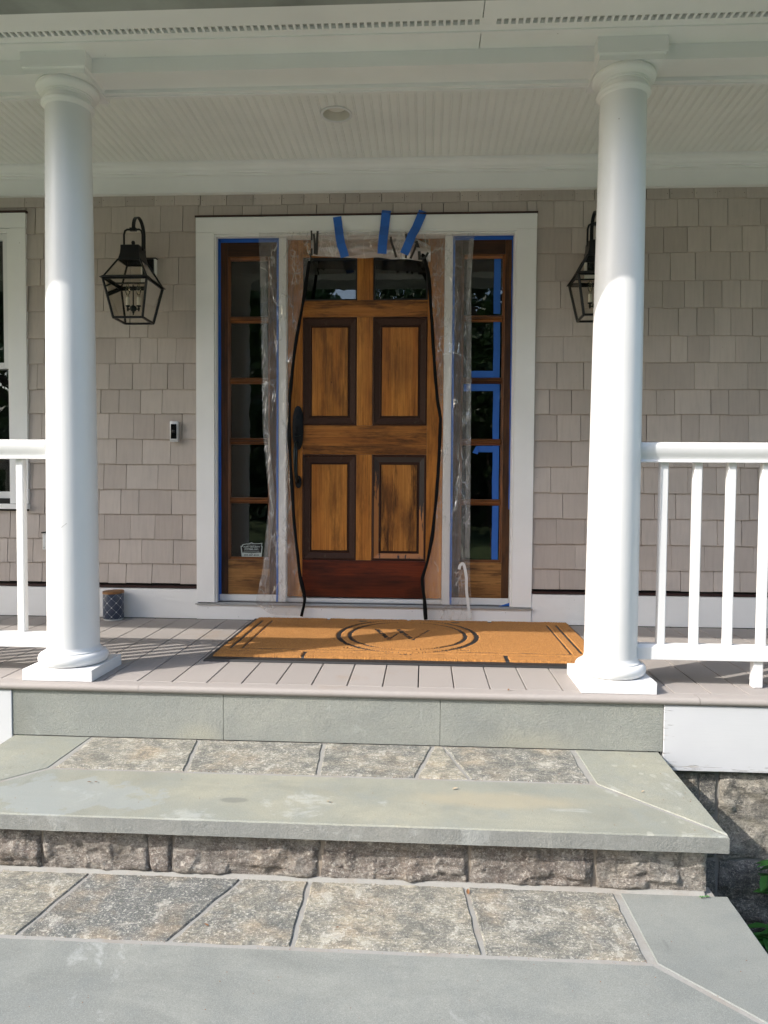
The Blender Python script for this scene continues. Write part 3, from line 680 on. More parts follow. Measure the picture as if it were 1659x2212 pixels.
# door surround --------------------------------------------------------
ds = thing('door_surround', 'white painted casing frame around the brown front door and sidelights', 'door frame', (.97, 0, 0))
g = MB(); g.box(-.0095, .0975, 0, .034, .0995, 2.2432); g.build('side_casing', M['trim'], ds, bevel=.0015)
g = MB(); g.box(1.8275, 1.9405, 0, .034, .0995, 2.2432); g.build('side_casing', M['trim'], ds, bevel=.0015)
g = MB(); g.box(-.0095, 1.9415, -.001, .034, 2.2440, 2.3295); g.box(.0985, 1.8265, -.0005, .034, 2.2345, 2.2440); g.build('head_casing', M['trim'], ds, bevel=.0015)
g = MB(); g.box(-.013, 1.945, -.007, .034, 2.3305, 2.3385); g.build('drip_cap', M['maroon'], ds)
g = MB()
for a, b in ((.0985, .1075), (1.8175, 1.8265)): g.box(a, b, .008, .12, .099, 2.2335)
g.box(.1080, 1.8170, .008, .12, 2.2225, 2.2335)
g.build('jamb', M['trim'], ds, bevel=.0012)
for a, b in ((.468, .511), (1.428, 1.472)):
    g = MB(); g.box(a, b, .035, .13, .103, 2.222); g.build('mullion', M['trim'], ds, bevel=.002)
g = MB(); g.box(-.008, 1.938, -.006, .034, .0018, .087); g.build('kick_board', M['trim'], ds, bevel=.0015)
g = MB(); g.box(-.014, 1.946, -.018, .10, .0885, .0945); 
for k in range(4): g.box(.0985, 1.8265, .004 + k * .012, .011 + k * .012, .0945, .0975)
g.box(.0985, 1.8265, .052, .10, .0945, .103)
g.build('sill', M['alu'], ds, bevel=.001)
g = MB()
for a, b in ((.1085, .467), (1.473, 1.8165)): g.box(a, b, .064, .12, .1035, .139)
g.build('sill_strip', M['metalw'], ds, bevel=.001)
g = MB(); g.box(.512, 1.427, .06, .12, .1035, .1235); g.build('threshold', M['metalw'], ds, bevel=.002)

# front door -----------------------------------------------------------
door = thing('front_door', 'partly stripped honey brown panelled wooden front door', 'door', (.97, .08, .13))
Y0, Y1 = .080, .122
def dbox(name, a, b, c, d, mat, y0=Y0, bev=.0012):
    g = MB(); g.box(a, b, y0, Y1, c, d); return g.build(name, mat, door, bevel=bev)
dbox('stile', .5125, .6010, .130, 2.2205, M['honZ0']); dbox('stile', 1.3318, 1.4265, .130, 2.2205, M['honZ1'])
dbox('top_rail', .6018, 1.3310, 2.1195, 2.2205, M['honX4'])
dbox('middle_stile', .9205, 1.0128, 1.8713, 2.1187, M['honZ2'])
dbox('cross_rail', .6018, 1.3310, 1.7742, 1.8705, M['honX0'])
dbox('middle_stile', .9205, 1.0128, 1.1443, 1.7734, M['honZ2'])
dbox('lock_rail', .6018, 1.3310, .9737, 1.1435, M['honX1'])
dbox('middle_stile', .9205, 1.0128, .3507, .9729, M['honZ3'])
dbox('bottom_rail', .6018, 1.3310, .130, .3499, M['red'])
def panel(x0, x1, z0, z1, mat, mm, idx):
    xi0, xi1, zi0, zi1 = x0 + .0535, x1 - .0535, z0 + .056, z1 - .058
    g = MB()
    # outer bead, flat, cove to inner recess
    R_ = [(0, .001, Y0 + .001), (.0, .008, Y0 - .004), (.0, .013, Y0 + .003), (0, .040, Y0 + .012), (0, .0465, Y0 + .008), (0, .0495, Y0 + .016)]
    rings = []
    for _, ins, y in [(0, 0.0006, Y0 + .012)] + R_ + [(0, .0535, Y0 + .016)]:
        f = ins / .0535
        rings.append([(x0 + (xi0 - x0) * f, y, z0 + (zi0 - z0) * f), (x1 + (xi1 - x1) * f, y, z0 + (zi0 - z0) * f), (x1 + (xi1 - x1) * f, y, z1 + (zi1 - z1) * f), (x0 + (xi0 - x0) * f, y, z1 + (zi1 - z1) * f)])
    for a, b in zip(rings[:-1], rings[1:]):
        for k in range(4):
            k2 = (k + 1) % 4; g.face([a[k], a[k2], b[k2], b[k]], 0 if idx != 3 else (1 if a is rings[3] else 0))
    g.build('panel_moulding', [M['mould'], M['mouldS']], door, smooth=20)
    g = MB(); g.box(xi0 + .0008, xi1 - .0008, Y0 + .010, Y0 + .03, zi0 + .0008, zi1 - .0008); g.build('panel', mat, door, bevel=.001)
panel(.6012, .9200, 1.1440, 1.7738, M['honZ3'], 0, 0)
panel(1.0133, 1.3316, 1.1440, 1.7738, M['honZ4'], 0, 1)
panel(.6012, .9200, .3503, .9733, M['honZ4'], 0, 2)
panel(1.0133, 1.3316, .3503, .9733, M['hon_raw'], 0, 3)
for a, b in ((.6018, .9200), (1.0133, 1.3310)):
    g = MB()
    for p, q, c, d in ((a, b, 1.8708, 1.8805), (a, b, 2.109, 2.119), (a, a + .010, 1.8806, 2.1089), (b - .010, b, 1.8806, 2.1089)): g.box(p, q, Y0 + .005, Y1 - .004, c, d)
    dl = g.build('door_light', M['rubber'], door, bevel=.001)
    g = MB(); g.box(a + .0105, b - .0105, Y0 + .018, Y0 + .022, 1.881, 2.1085); sub(g, 'pane', M['glass'], dl)
# handle set
hs = MB(); cxh = .5755
def oval(cx, cz, a, b, y0, y1, n=40, e=2.3, mk=None):
    P = []
    for i in range(n):
        t = 2 * math.pi * i / n; c_, s_ = math.cos(t), math.sin(t)
        P.append((cx + a * abs(c_) ** (2 / e) * (1 if c_ > 0 else -1), cz + b * abs(s_) ** (2 / e) * (1 if s_ > 0 else -1)))
    return P
hs.prism(oval(cxh, 1.128, .0335, .129, 0, 0), 'Y', .0795, .072); hs.prism(oval(cxh, 1.128, .029, .123, 0, 0), 'Y', .0722, .067)
hs.prism(oval(cxh + .003, .811, .019, .037, 0, 0), 'Y', .0795, .072)
hh = hs.build('handle_set', M['black'], door, bevel=.0012, smooth=30)
g = MB(); g.tube([(cxh - .001, .068, 1.045), (cxh - .001, .045, 1.043), (cxh - .003, .028, 1.030), (cxh - .005, .020, .99), (cxh - .005, .018, .93), (cxh - .003, .022, .87), (cxh - .001, .035, .835), (cxh, .055, .82), (cxh, .072, .813)], [.009, .010, .012, .0135, .013, .0105, .0095, .012, .012], 12); sub(g, 'pull', M['patina'], hh, smooth=60)
g = MB(); g.lathe([(.0145, 0), (.0145, -.003), (.012, -.004), (.012, -.002), (.002, -.002)], cxh + .001, .067, 28, axis='Y', cz=1.192); sub(g, 'keyhole', M['patina'], hh, smooth=30)
g = MB(); g.box(cxh - .017, cxh + .015, .045, .068, 1.080, 1.084); g.box(cxh - .017, cxh + .013, .043, .050, 1.076, 1.084); sub(g, 'thumb_latch', M['patina'], hh, bevel=.0015)

# sidelights -----------------------------------------------------------
def sidelight(label, xl, g0, g1, xr, sm, rl, mirrored=False):
    t = thing('sidelight', label, 'sidelight window', ((xl + xr) / 2, .07, .14), 'sidelights beside the front door')
    y0 = .070
    def B(nm, a, b, c, d, mat, y=y0, y1=.112, bev=.0012, par=t):
        g = MB(); g.box(a, b, y, y1, c, d); return g.build(nm, mat, par, bevel=bev)
    B('stile', xl, g0 - .0135, .140, 2.2215, M['sideZ']); B('stile', g1 + .0135, xr, .140, 2.2215, sm)
    B('top_rail', g0 - .0130, g1 + .0130, 2.127, 2.2215, M['sideX']); B('bottom_rail', g0 - .0130, g1 + .0130, .140, .3475, M['sideB'])
    for z0, z1 in ((1.745, 1.7805), (1.389, 1.4215), (1.0325, 1.0665), (.683, .7145)):
        zc_ = (z0 + z1) / 2; pr = [(y0 + .026, z0 - .003), (y0 + .012, z0), (y0 + .004, z0 + .006), (y0 + .008, zc_ - .005), (y0 + .002, zc_ - .003), (y0 + .002, zc_ + .003), (y0 + .008, zc_ + .005), (y0 + .004, z1 - .006), (y0 + .012, z1), (y0 + .026, z1 + .003)]
        g = MB(); g.prism(pr, 'X', g0 - .0005, g1 + .0005); g.build('muntin', M['sideM'], t, smooth=25)
    g = MB()
    for a, b, d in ((g0 - .0130, g0 - .0006, 1), (g1 + .0006, g1 + .0130, -1)):
        pr = [(a, y0 + .001), (b, y0 + .014), (b, y0 + .03), (a, y0 + .03)] if d == 1 else [(a, y0 + .014), (b, y0 + .001), (b, y0 + .03), (a, y0 + .03)]
        g.prism(pr, 'Z', .3482, 2.1262)
    g.build('side_bead', M['sideMZ'], t)
    g = MB(); g.prism([(y0 + .002, .3482), (y0 + .002, .352), (y0 + .014, .362), (y0 + .03, .362), (y0 + .03, .3482)], 'X', g0, g1); g.build('rail_bead', M['sideM'], t); g = MB(); g.prism([(y0 + .002, 2.1262), (y0 + .002, 2.118), (y0 + .014, 2.105), (y0 + .03, 2.105), (y0 + .03, 2.1262)], 'X', g0, g1)
    g.build('rail_bead', M['sideM'], t)
    for c, d in ((1.778, 2.108), (1.419, 1.748), (1.064, 1.392), (.712, 1.035), (.36, .686)):
        g = MB(); g.box(g0 - .004, g1 + .004, .0905, .0935, c, d); g.build('pane', M['glass'], t)
    g = MB()
    g.box(g0 - .02, g1 + .02, .118, .121, .34, 2.13)
    return t
sidelight('narrow five pane wooden sidelight with the security decal, left of the door', .108, .1725, .3955, .4675, M['sideZ'], 0)
sidelight('narrow five pane wooden sidelight with blue tape on its glass, right of the door', 1.4725, 1.5405, 1.7605, 1.8170, M['stileB'], 0)

# security decal --------------------------------------------------------
dec = thing('security_decal', 'small black and white security company decal in the lowest sidelight pane', 'decal', (.2955, .0895, .40))
def flatpoly(pts, y, th, name, mat, par):
    g = MB(); g.prism(pts, 'Y', y, y - th); return g.build(name, mat, par)
sx, sz = .2289, .3625
out = [(.2370, .3625), (.2295, .4275), (.2375, .4258), (.2405, .4350), (.263, .4400), (.280, .4410), (.2949, .4480), (.309, .4425), (.335, .4425), (.3610, .4460), (.3560, .4258), (.3625, .4275), (.3560, .3625)]
def mk_simple(n, c, r=.5):
    m = MT(n); f = m.noise(m.co(), 90, 3); return m.fin(m.mix(m.math('MULTIPLY', f, .2), c, tuple(x * .8 for x in c)), r)
M['decalw'] = mk_simple('decal_grey_white', (.42, .48, .46)); M['decalb'] = mk_simple('decal_black', (.004, .004, .005), .3)
flatpoly(out, .0890, .0006, 'backing', M['decalw'], dec)
inn = [(.2405, .3865), (.2350, .4215), (.2425, .4225), (.2450, .4325), (.265, .4370), (.282, .4380), (.2949, .4430), (.308, .4398), (.335, .4398), (.3560, .4415), (.3520, .4225), (.3570, .4225), (.3520, .3865), (.302, .3840), (.2955, .3820), (.289, .3840)]
flatpoly(inn, .0882, .0004, 'black_field', M['decalb'], dec)
def text(body, x, z, y, size, width, mat, par, name='lettering', bold=.0):
    cu = bpy.data.curves.new('txt', 'FONT'); cu.body = body; cu.size = size; cu.align_x = 'CENTER'; cu.align_y = 'CENTER'; cu.offset = bold * size; cu.extrude = .00008; cu.resolution_u = 3
    to = bpy.data.objects.new('txt', cu); COL.objects.link(to)
    dg = bpy.context.evaluated_depsgraph_get(); me = bpy.data.meshes.new_from_object(to.evaluated_get(dg)); bpy.data.objects.remove(to)
    xs = [v.co.x for v in me.vertices]; s = width / (max(xs) - min(xs)) if width else 1
    for v in me.vertices: v.co = Vector((x + v.co.x * s, y - v.co.z, z + v.co.y))
    me.materials.clear(); me.materials.append(mat); me.name = name
    o = bpy.data.objects.new(name, me); COL.objects.link(o)
    if par: o.parent = par; o.location = -par.location
    return o
for b, z, s, w_, bo in (('PROTECTED BY', .4320, .0052, .054, .02), ('ALERT SECURITY', .4215, .0118, .100, .035), ('SYSTEMS, INC.', .4075, .0118, .086, .035), ('Residential & Commercial Service', .3965, .0056, .092, .02), ('24hr Monitoring Burglary, Fire & Medical', .3898, .0050, .100, .02)):
    text(b, .2962, z, .0876, s, w_, M['decalw'], dec, bold=bo)
text('203-387-8332', .2962, .3722, .0880, .0125, .092, M['decalb'], dec, bold=.03)

# painter's tape --------------------------------------------------------
def tape(pts, w_, label, y=None, grp=None, wd=None):
    g = MB(); g.ribbon([(p[0], p[1], p[2]) for p in pts], w_, .0006, wdir=wd)
    o = g.build('tape_strip', M['tape']); tag(o, label, 'masking tape', grp)
    return o
def tstrip(x0, x1, z0, z1, y, label, grp):
    g = MB(); n = max(2, int((z1 - z0) / .08)) if z1 - z0 > x1 - x0 else 2
    if z1 - z0 > x1 - x0:
        L = []; 
        for i in range(n + 1):
            z = z0 + (z1 - z0) * i / n; e = .0012 * math.sin(i * 2.1 + x0 * 9); L.append((x0 + e, x1 + e * .6, z))
        b = 0
        for i in range(n):
            a, b_ = L[i], L[i + 1]
            g.hexa([(a[0], y - .0007, a[2]), (a[1], y - .0007, a[2]), (a[1], y, a[2]), (a[0], y, a[2]), (b_[0], y - .0007, b_[2]), (b_[1], y - .0007, b_[2]), (b_[1], y, b_[2]), (b_[0], y, b_[2])])
    else: g.box(x0, x1, y - .0007, y, z0, z1)
    o = g.build('tape_strip', M['tape']); return tag(o, label, 'masking tape', grp)
G1 = 'blue tape masking the sidelight edges'; G2 = 'blue tape stuck on the right sidelight glass'; G3 = 'blue tape holding the plastic roll'
tstrip(.1082, .1180, .103, 2.2225, .0690, 'thin blue tape edge down the far left side of the left sidelight', G1)
# jamb-side tape (wraps the jamb reveal)
for x, lab in ((.1078, 'long blue tape on the white jamb beside the left sidelight'), ):
    g = MB(); g.box(x, x + .0006, .046, .0680, .103, 2.2218); o = g.build('tape_strip', M['tape']); tag(o, lab, 'masking tape', G1)
g = MB(); g.box(.1090, .4670, .046, .0690, 2.2212, 2.2220); g.box(.1090, .4670, .0683, .069, 2.206, 2.2212); o = g.build('tape_strip', M['tape']); tag(o, 'blue tape across the top of the left sidelight', 'masking tape', G1)
tstrip(.4560, .4676, .104, 2.2115, .0340, 'long blue tape strip down the white mullion left of the door', G1)
tstrip(1.4725, 1.4845, .104, 2.2115, .0340, 'long blue tape strip down the white mullion right of the door', G1)
g = MB(); g.box(1.4730, 1.8168, .046, .0690, 2.2212, 2.2220); g.box(1.4730, 1.8168, .0683, .069, 2.206, 2.2212); o = g.build('tape_strip', M['tape']); tag(o, 'blue tape across the top of the right sidelight', 'masking tape', G1)
tstrip(1.8105, 1.8165, .66, 2.2105, .0690, 'thin blue tape edge down the far right side of the right sidelight', G1)
yg = .0900
tstrip(1.7115, 1.7500, 1.790, 2.104, yg, 'blue tape strip on the topmost pane of the right sidelight', G2)
tstrip(1.7135, 1.7510, 1.4232, 1.746, yg, 'vertical blue tape on the second pane from the top, right sidelight', G2)
tape([(1.588, yg - .0009, 1.4405), (1.61, yg - .0009, 1.4425), (1.65, yg - .0009, 1.4425), (1.742, yg - .0009, 1.4425)], .040, 'short level blue tape along the bottom of the second pane from the top', grp=G2)
tstrip(1.7150, 1.7520, 1.068, 1.386, yg, 'vertical blue tape on the middle pane of the right sidelight', G2)
tape([(1.545, yg - .0009, 1.3650), (1.60, yg - .0009, 1.3665), (1.745, yg - .0009, 1.3665)], .040, 'level blue tape along the top of the middle pane of the right sidelight', grp=G2)
tstrip(1.7165, 1.7535, .718, 1.0295, yg, 'vertical blue tape on the fourth pane from the top, right sidelight', G2)
o = tape([(1.625, yg - .0009, 1.0095), (1.66, yg - .0009, 1.0095), (1.748, yg - .0009, 1.0095)], .036, 'level blue tape with a folded loose end on the fourth pane from the top', grp=G2)
g = MB(); g.hexa([(1.599, .072, .988), (1.628, .066, .978), (1.6285, .067, .978), (1.5995, .073, .988), (1.621, .088, 1.028), (1.637, .086, 1.006), (1.6375, .0875, 1.006), (1.6215, .0895, 1.028)]); q = g.build('folded_end', M['tape']); q.parent = o
tstrip(1.7180, 1.7545, .364, .679, yg, 'blue tape strip on the lowest pane of the right sidelight', G2)
g = MB(); g.hexa([(1.757, .020, .100), (1.818, .018, .104), (1.818, .030, .106), (1.764, .032, .101), (1.757, .020, .1008), (1.818, .012, .120), (1.818, .030, .121), (1.768, .034, .1025)]); o = g.build('tape_strip', M['tape']); tag(o, 'crumpled scrap of blue tape on the sill under the right sidelight', 'masking tape', G1)
def ytop(pts, w_, label): return tape(pts, w_, label, grp=G3)
ytop([(.8105, -.002, 2.322), (.818, -.006, 2.27), (.829, -.046, 2.205), (.840, -.062, 2.15), (.853, -.062, 2.112), (.862, -.056, 2.078)], .048, 'left of the three blue tape strips hanging over the plastic roll')
ytop([(1.0925, .008, 2.3575), (1.090, -.0085, 2.335), (1.083, -.014, 2.26), (1.079, -.052, 2.20), (1.074, -.064, 2.14), (1.0715, -.058, 2.094)], .051, 'middle blue tape strip reaching onto the shingles above the door')
ytop([(1.300, .004, 2.350), (1.290, -.010, 2.32), (1.262, -.018, 2.25), (1.240, -.052, 2.20), (1.222, -.066, 2.15), (1.196, -.062, 2.090)], .049, 'slanted rightmost blue tape strip over the plastic roll')

# plastic zip door -------------------------------------------------------
zl = [(.6688, 2.2313), (.6695, 2.1011), (.656, 2.063), (.6242, 1.8464), (.5792, 1.5903), (.5504, 1.3326), (.5465, 1.22), (.5444, 1.0864), (.5581, .8263), (.5752, .5651), (.598, .36), (.609, .27), (.627, .19), (.6358, .1386), (.632, .10), (.6176, .0326)]
zr = [(1.29, 2.2313), (1.30, 2.10), (1.3165, 2.0443), (1.3352, 1.9726), (1.3517, 1.7573), (1.3727, 1.4691), (1.3905, 1.2882), (1.405, 1.20), (1.4087, 1.1365), (1.3971, .845), (1.3744, .5591), (1.3468, .3821), (1.325, .30), (1.3149, .2562), (1.3185, .20), (1.327, .1454), (1.3369, .0269)]
def interp(T, z):
    for (x0, z0), (x1, z1) in zip(T[:-1], T[1:]):
        if z <= z0 and z >= z1: return x0 + (x1 - x0) * (z0 - z) / (z0 - z1 + 1e-9)
    return T[0][0] if z > T[0][1] else T[-1][0]
pl = thing('plastic_zip_door', 'clear plastic dust sheet with black zips and a rolled up centre flap', 'plastic sheet', (.97, -.02, .03))
lo = [(.362, 2.232), (.372, 1.9), (.381, 1.5), (.387, 1.1), (.425, .70), (.40, .45), (.386, .30), (.36, .17), (.345, .10), (.42, .045), (.50, .03)]
ro = [(1.590, 2.215), (1.574, 1.97), (1.579, 1.68), (1.581, 1.4), (1.583, 1.06), (1.585, .63), (1.585, .33), (1.600, .028)]
def film(A, B, z0, z1, name, mat, nu=46, seed=1, amp=.010, yb=-.012):
    g = MB(); nz = int((z1 - z0) / .008)
    for j in range(nz + 1):
        z = z0 + (z1 - z0) * j / nz; xa = interp(A, z); xb = interp(B, z)
        for i in range(nu + 1):
            u = i / nu; x = xa + (xb - xa) * u
            p = Vector((x * 9, z * 2.6, seed)); n1 = noise.fractal(p, .8, 2.1, 4); p2 = Vector((x * 26 + 2.5 * n1, z * 6, seed + 9)); rg = 1 - abs(noise.noise(p2)) * 2.2
            tw = .02 * math.sin(z * 2.2 + seed) * u
            g.v.append((x, yb - amp * (.9 + n1 + .55 * max(0, rg)) + (.004 if z < .1 else 0), z))
    for j in range(nz):
        for i in range(nu):
            a = j * (nu + 1) + i; g.f.append((a, a + 1, a + nu + 2, a + nu + 1)); g.m.append(0); g.t.append(.5)
    return g.build(name, mat, pl, smooth=180)
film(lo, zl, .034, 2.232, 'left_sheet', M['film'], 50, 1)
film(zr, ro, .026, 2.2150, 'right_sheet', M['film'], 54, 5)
g = MB()   # wide transparent tape bands at the outer edges of the sheet
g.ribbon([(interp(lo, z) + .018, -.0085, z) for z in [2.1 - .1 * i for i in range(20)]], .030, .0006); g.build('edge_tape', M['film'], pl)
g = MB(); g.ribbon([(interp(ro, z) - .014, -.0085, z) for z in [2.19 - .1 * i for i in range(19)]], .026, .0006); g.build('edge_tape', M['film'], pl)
# rolled flap
g = MB(); nx, na = 150, 22
for i in range(nx + 1):
    u = i / nx; x = .668 + (1.345 - .668) * u
    top = 2.232 if u < .78 else 2.232 - (u - .78) / .22 * .085
    bot = 2.100 - .022 * math.sin(min(1, u * 1.8) * math.pi) * .4 - .012 * u - .028 * u * u
    for k in range(na + 1):
        v = k / na; z = bot + (top - bot) * v
        bulge = math.sin(math.pi * min(1, v * 1.15 + .02)) ** .8
        n1 = noise.fractal(Vector((x * 6, z * 20, 2)), .8, 2.2, 5); rg = 1 - abs(noise.noise(Vector((x * 9 + z * 14, z * 30, 5)))) * 2
        g.v.append((x, -.012 - .028 * max(0, bulge) - .007 * n1 - .004 * rg, z + .004 * noise.noise(Vector((x * 12, v * 3, 8)))))
for i in range(nx):
    for k in range(na):
        a = i * (na + 1) + k; g.f.append((a, a + na + 1, a + na + 2, a + 1)); g.m.append(0); g.t.append(.5)
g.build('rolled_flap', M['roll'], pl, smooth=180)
def smoothpts(T, y, n=6):
    P = [Vector((x, 0, z)) for x, z in T]; out = []
    for i in range(len(P) - 1):
        p0 = P[max(i - 1, 0)]; p1 = P[i]; p2 = P[i + 1]; p3 = P[min(i + 2, len(P) - 1)]
        for k in range(n):
            t = k / n; q = .5 * ((2 * p1) + (p2 - p0) * t + (2 * p0 - 5 * p1 + 4 * p2 - p3) * t * t + (3 * p1 - p0 - 3 * p2 + p3) * t ** 3); out.append((q.x, y, q.z))
    out.append((P[-1].x, y, P[-1].z)); return out
zp = smoothpts(zl[2:], -.036); g = MB(); g.tube([(p[0] + .0015 * noise.noise(Vector((p[2] * 9, 1, 1))), p[1] + .004 * noise.noise(Vector((p[2] * 5, 2, 1))), p[2]) for p in zp], [.0095 + .0035 * noise.noise(Vector((p[2] * 7, 3, 3))) for p in zp], 8, fl=.55); g.build('zip', M['blackp'], pl, smooth=80)
zp = smoothpts(zr[1:], -.036); g = MB(); g.tube([(p[0] + .0015 * noise.noise(Vector((p[2] * 9, 5, 1))), p[1] + .004 * noise.noise(Vector((p[2] * 5, 6, 1))), p[2]) for p in zp], [.0095 + .0035 * noise.noise(Vector((p[2] * 7, 8, 3))) for p in zp], 8, fl=.55); g.build('zip', M['blackp'], pl, smooth=80)
g = MB()
for pts, w_ in (([(.669, -.034, 2.234), (.671, -.038, 2.17), (.672, -.030, 2.095)], .010), ([(.683, -.040, 2.212), (.690, -.046, 2.15), (.688, -.038, 2.10)], .012), ([(.706, -.040, 2.228), (.703, -.048, 2.17), (.700, -.038, 2.095)], .013),
                ([(.66, -.03, 2.105), (.668, -.034, 2.08), (.672, -.032, 2.062)], .008),
                ([(1.120, -.042, 2.190), (1.124, -.052, 2.16), (1.138, -.054, 2.12), (1.152, -.044, 2.075)], .013), ([(1.205, -.044, 2.205), (1.213, -.052, 2.14), (1.205, -.044, 2.07)], .012), ([(1.268, -.040, 2.165), (1.255, -.052, 2.12), (1.232, -.044, 2.068)], .012), ([(1.262, -.040, 2.165), (1.278, -.046, 2.12), (1.283, -.036, 2.062)], .016), ([(1.330, -.038, 2.103), (1.315, -.044, 2.078), (1.288, -.038, 2.066)], .012), ([(1.295, -.036, 2.09), (1.303, -.038, 2.06), (1.313, -.034, 2.044)], .012)):
    g.ribbon(smoothpts([(p[0], p[2]) for p in pts], pts[1][1], 4), w_, .0012)
M['zipdark'] = simple('zip_tape_cloth', (.028, .028, .028), .7)
g.build('zip_ends', M['zipdark'], pl)
g = MB(); g.ribbon(smoothpts([(1.524, .318), (1.529, .340), (1.5447, .3516), (1.556, .325), (1.5655, .27), (1.567, .20), (1.577, .12), (1.589, .0385)], -.034, 4), .016, .0008)
o = g.build('white_strap', M['whiteplastic'], pl); o['label'] = 'narrow white strip hanging near the sheet bottom'

# wall lanterns -------------------------------------------------------------
lan = thing('wall_lantern', 'black metal wall lantern fully visible to the left of the door', 'wall lantern', (-.305, -.18, 1.70), 'carriage lanterns flanking the door')
cx, cy = -.305, -.18
def ringc(h, z): return [Vector((cx + sx_ * h, cy + sy_ * h, z)) for sx_, sy_ in ((-1, -1), (1, -1), (1, 1), (-1, 1))]
g = MB(); A = ringc(.121, 1.905); B = ringc(.082, 1.703); Cc = ringc(.118, 1.918); D = ringc(.062, 2.022)
for i in range(4):
    j = (i + 1) % 4
    g.bar(A[i], B[i], .011); g.bar(B[i], B[j], .011); g.bar(A[i], A[j], .010); g.bar(Cc[i], D[i], .009); g.bar(D[i], D[j], .008)
fr = g.build('frame', M['black'], lan, bevel=.001, seg=1)
g = MB(); E0 = ringc(.136, 1.908); E1 = ringc(.122, 1.921); E2 = ringc(.112, 1.921); E3 = ringc(.112, 1.908)
for i in range(4):
    j = (i + 1) % 4
    for P, Q in ((E0, E1), (E1, E2), (E2, E3), (E3, E0)): g.face([P[i], P[j], Q[j], Q[i]])
g.build('eave', M['black'], lan)
g = MB(); lv = [(.063, 2.020), (.058, 2.040), (.0535, 2.060), (.0515, 2.085), (.0515, 2.103), (.050, 2.105)]
prev = None
for h, z in lv:
    c_ = ringc(h, z)
    if prev:
        for i in range(4): j = (i + 1) % 4; g.face([prev[i], prev[j], c_[j], c_[i]])
    prev = c_
g.face(prev); g.build('chimney', M['black'], lan)
g = MB(); g.lathe([(.001, 2.105), (.004, 2.106), (.004, 2.118), (.009, 2.122), (.011, 2.131), (.008, 2.139), (.001, 2.142)], cx, cy, 16)
g.tube([(cx - .052, cy, 2.085), (cx - .052, cy, 2.175), (cx - .046, cy, 2.196), (cx - .034, cy, 2.203), (cx + .034, cy, 2.203), (cx + .046, cy, 2.196), (cx + .052, cy, 2.175), (cx + .052, cy, 2.085)], .0058, 8)
g.bar((cx - .018, cy, 2.203), (cx + .018, cy, 2.203), .017); g.build('bail', M['black'], lan, smooth=50)
g = MB(); hk = []
for i in range(17):
    a = math.pi * i / 16; hk.append((cx + .002, cy + .075 - .075 * math.cos(a), 2.215 + .078 * math.sin(a)))
hk = [(cx + .002, cy, 2.196)] + hk + [(cx + .002, -.030, 2.15), (cx + .002, -.028, 2.04), (cx + .002, -.014, 2.02)]
for a, b in zip(hk[:-1], hk[1:]): g.bar(a, b, .019, .005, upv=(0, .3, 1))
g.build('bracket', M['black'], lan)
g = MB(); g.box(cx - .015, cx + .052, -.014, .008, 1.985, 2.092); g.build('back_plate', M['black'], lan, bevel=.002)
g = MB(); g.box(cx - .026, cx + .062, -.008, .022, 1.96, 2.094); g.build('mounting_block', M['trim'], lan, bevel=.001)
g = MB(); g.box(cx - .027, cx + .064, -.010, .022, 2.095, 2.100); g.build('block_cap', M['black'], lan)
g = MB()
for i in range(4):
    j = (i + 1) % 4; g.face([A[i] * .99 + Vector((cx, cy, 1.9)) * .01, A[j] * .99 + Vector((cx, cy, 1.9)) * .01, B[j] * .99 + Vector((cx, cy, 1.7)) * .01, B[i] * .99 + Vector((cx, cy, 1.7)) * .01])
    g.face([Cc[i], Cc[j], D[j], D[i]])
g.build('glass', M['lglass'], lan)
g = MB(); g.tube([(cx - .002, cy, 1.745), (cx - .002, cy, 1.90)], .0038, 8); g.bar((cx - .118, cy, 1.909), (cx + .118, cy, 1.909), .007)
g.lathe([(.001, 1.733), (.004, 1.736), (.003, 1.742), (.007, 1.745), (.005, 1.75), (.014, 1.757), (.019, 1.767), (.017, 1.778), (.006, 1.786), (.003, 1.79)], cx - .002, cy, 20)
for s_ in (-1, 1):
    g.bar((cx - .002, cy, 1.765), (cx - .002 + s_ * .031, cy, 1.765), .006)
    g.lathe([(.001, 1.752), (.005, 1.758), (.0065, 1.768), (.004, 1.777), (.013, 1.781), (.0135, 1.785)], cx - .002 + s_ * .031, cy, 16)
cf = g.build('candle_fixture', M['patina'], lan, smooth=50)
for s_ in (-1, 1):
    g = MB(); g.lathe([(.0098, 1.784), (.0098, 1.829), (.0088, 1.830)], cx - .002 + s_ * .031, cy, 20); g.build('candle_sleeve', M['candle'], lan, smooth=50)
    g = MB(); g.lathe([(.006, 1.830), (.0065, 1.838), (.005, 1.841)], cx - .002 + s_ * .031, cy, 16); g.build('bulb_cap', M['brass'], lan, smooth=50)
    g = MB(); g.lathe([(.005, 1.841), (.010, 1.850), (.0135, 1.862), (.012, 1.880), (.006, 1.900), (.0015, 1.912)], cx - .002 + s_ * .031, cy, 18); g.build('bulb', M['bulbg'], lan, smooth=80)
l2 = copy_tree(lan); l2.location = (2.235, -.18, 1.70); l2['label'] = 'black metal wall lantern mostly hidden behind the right column'

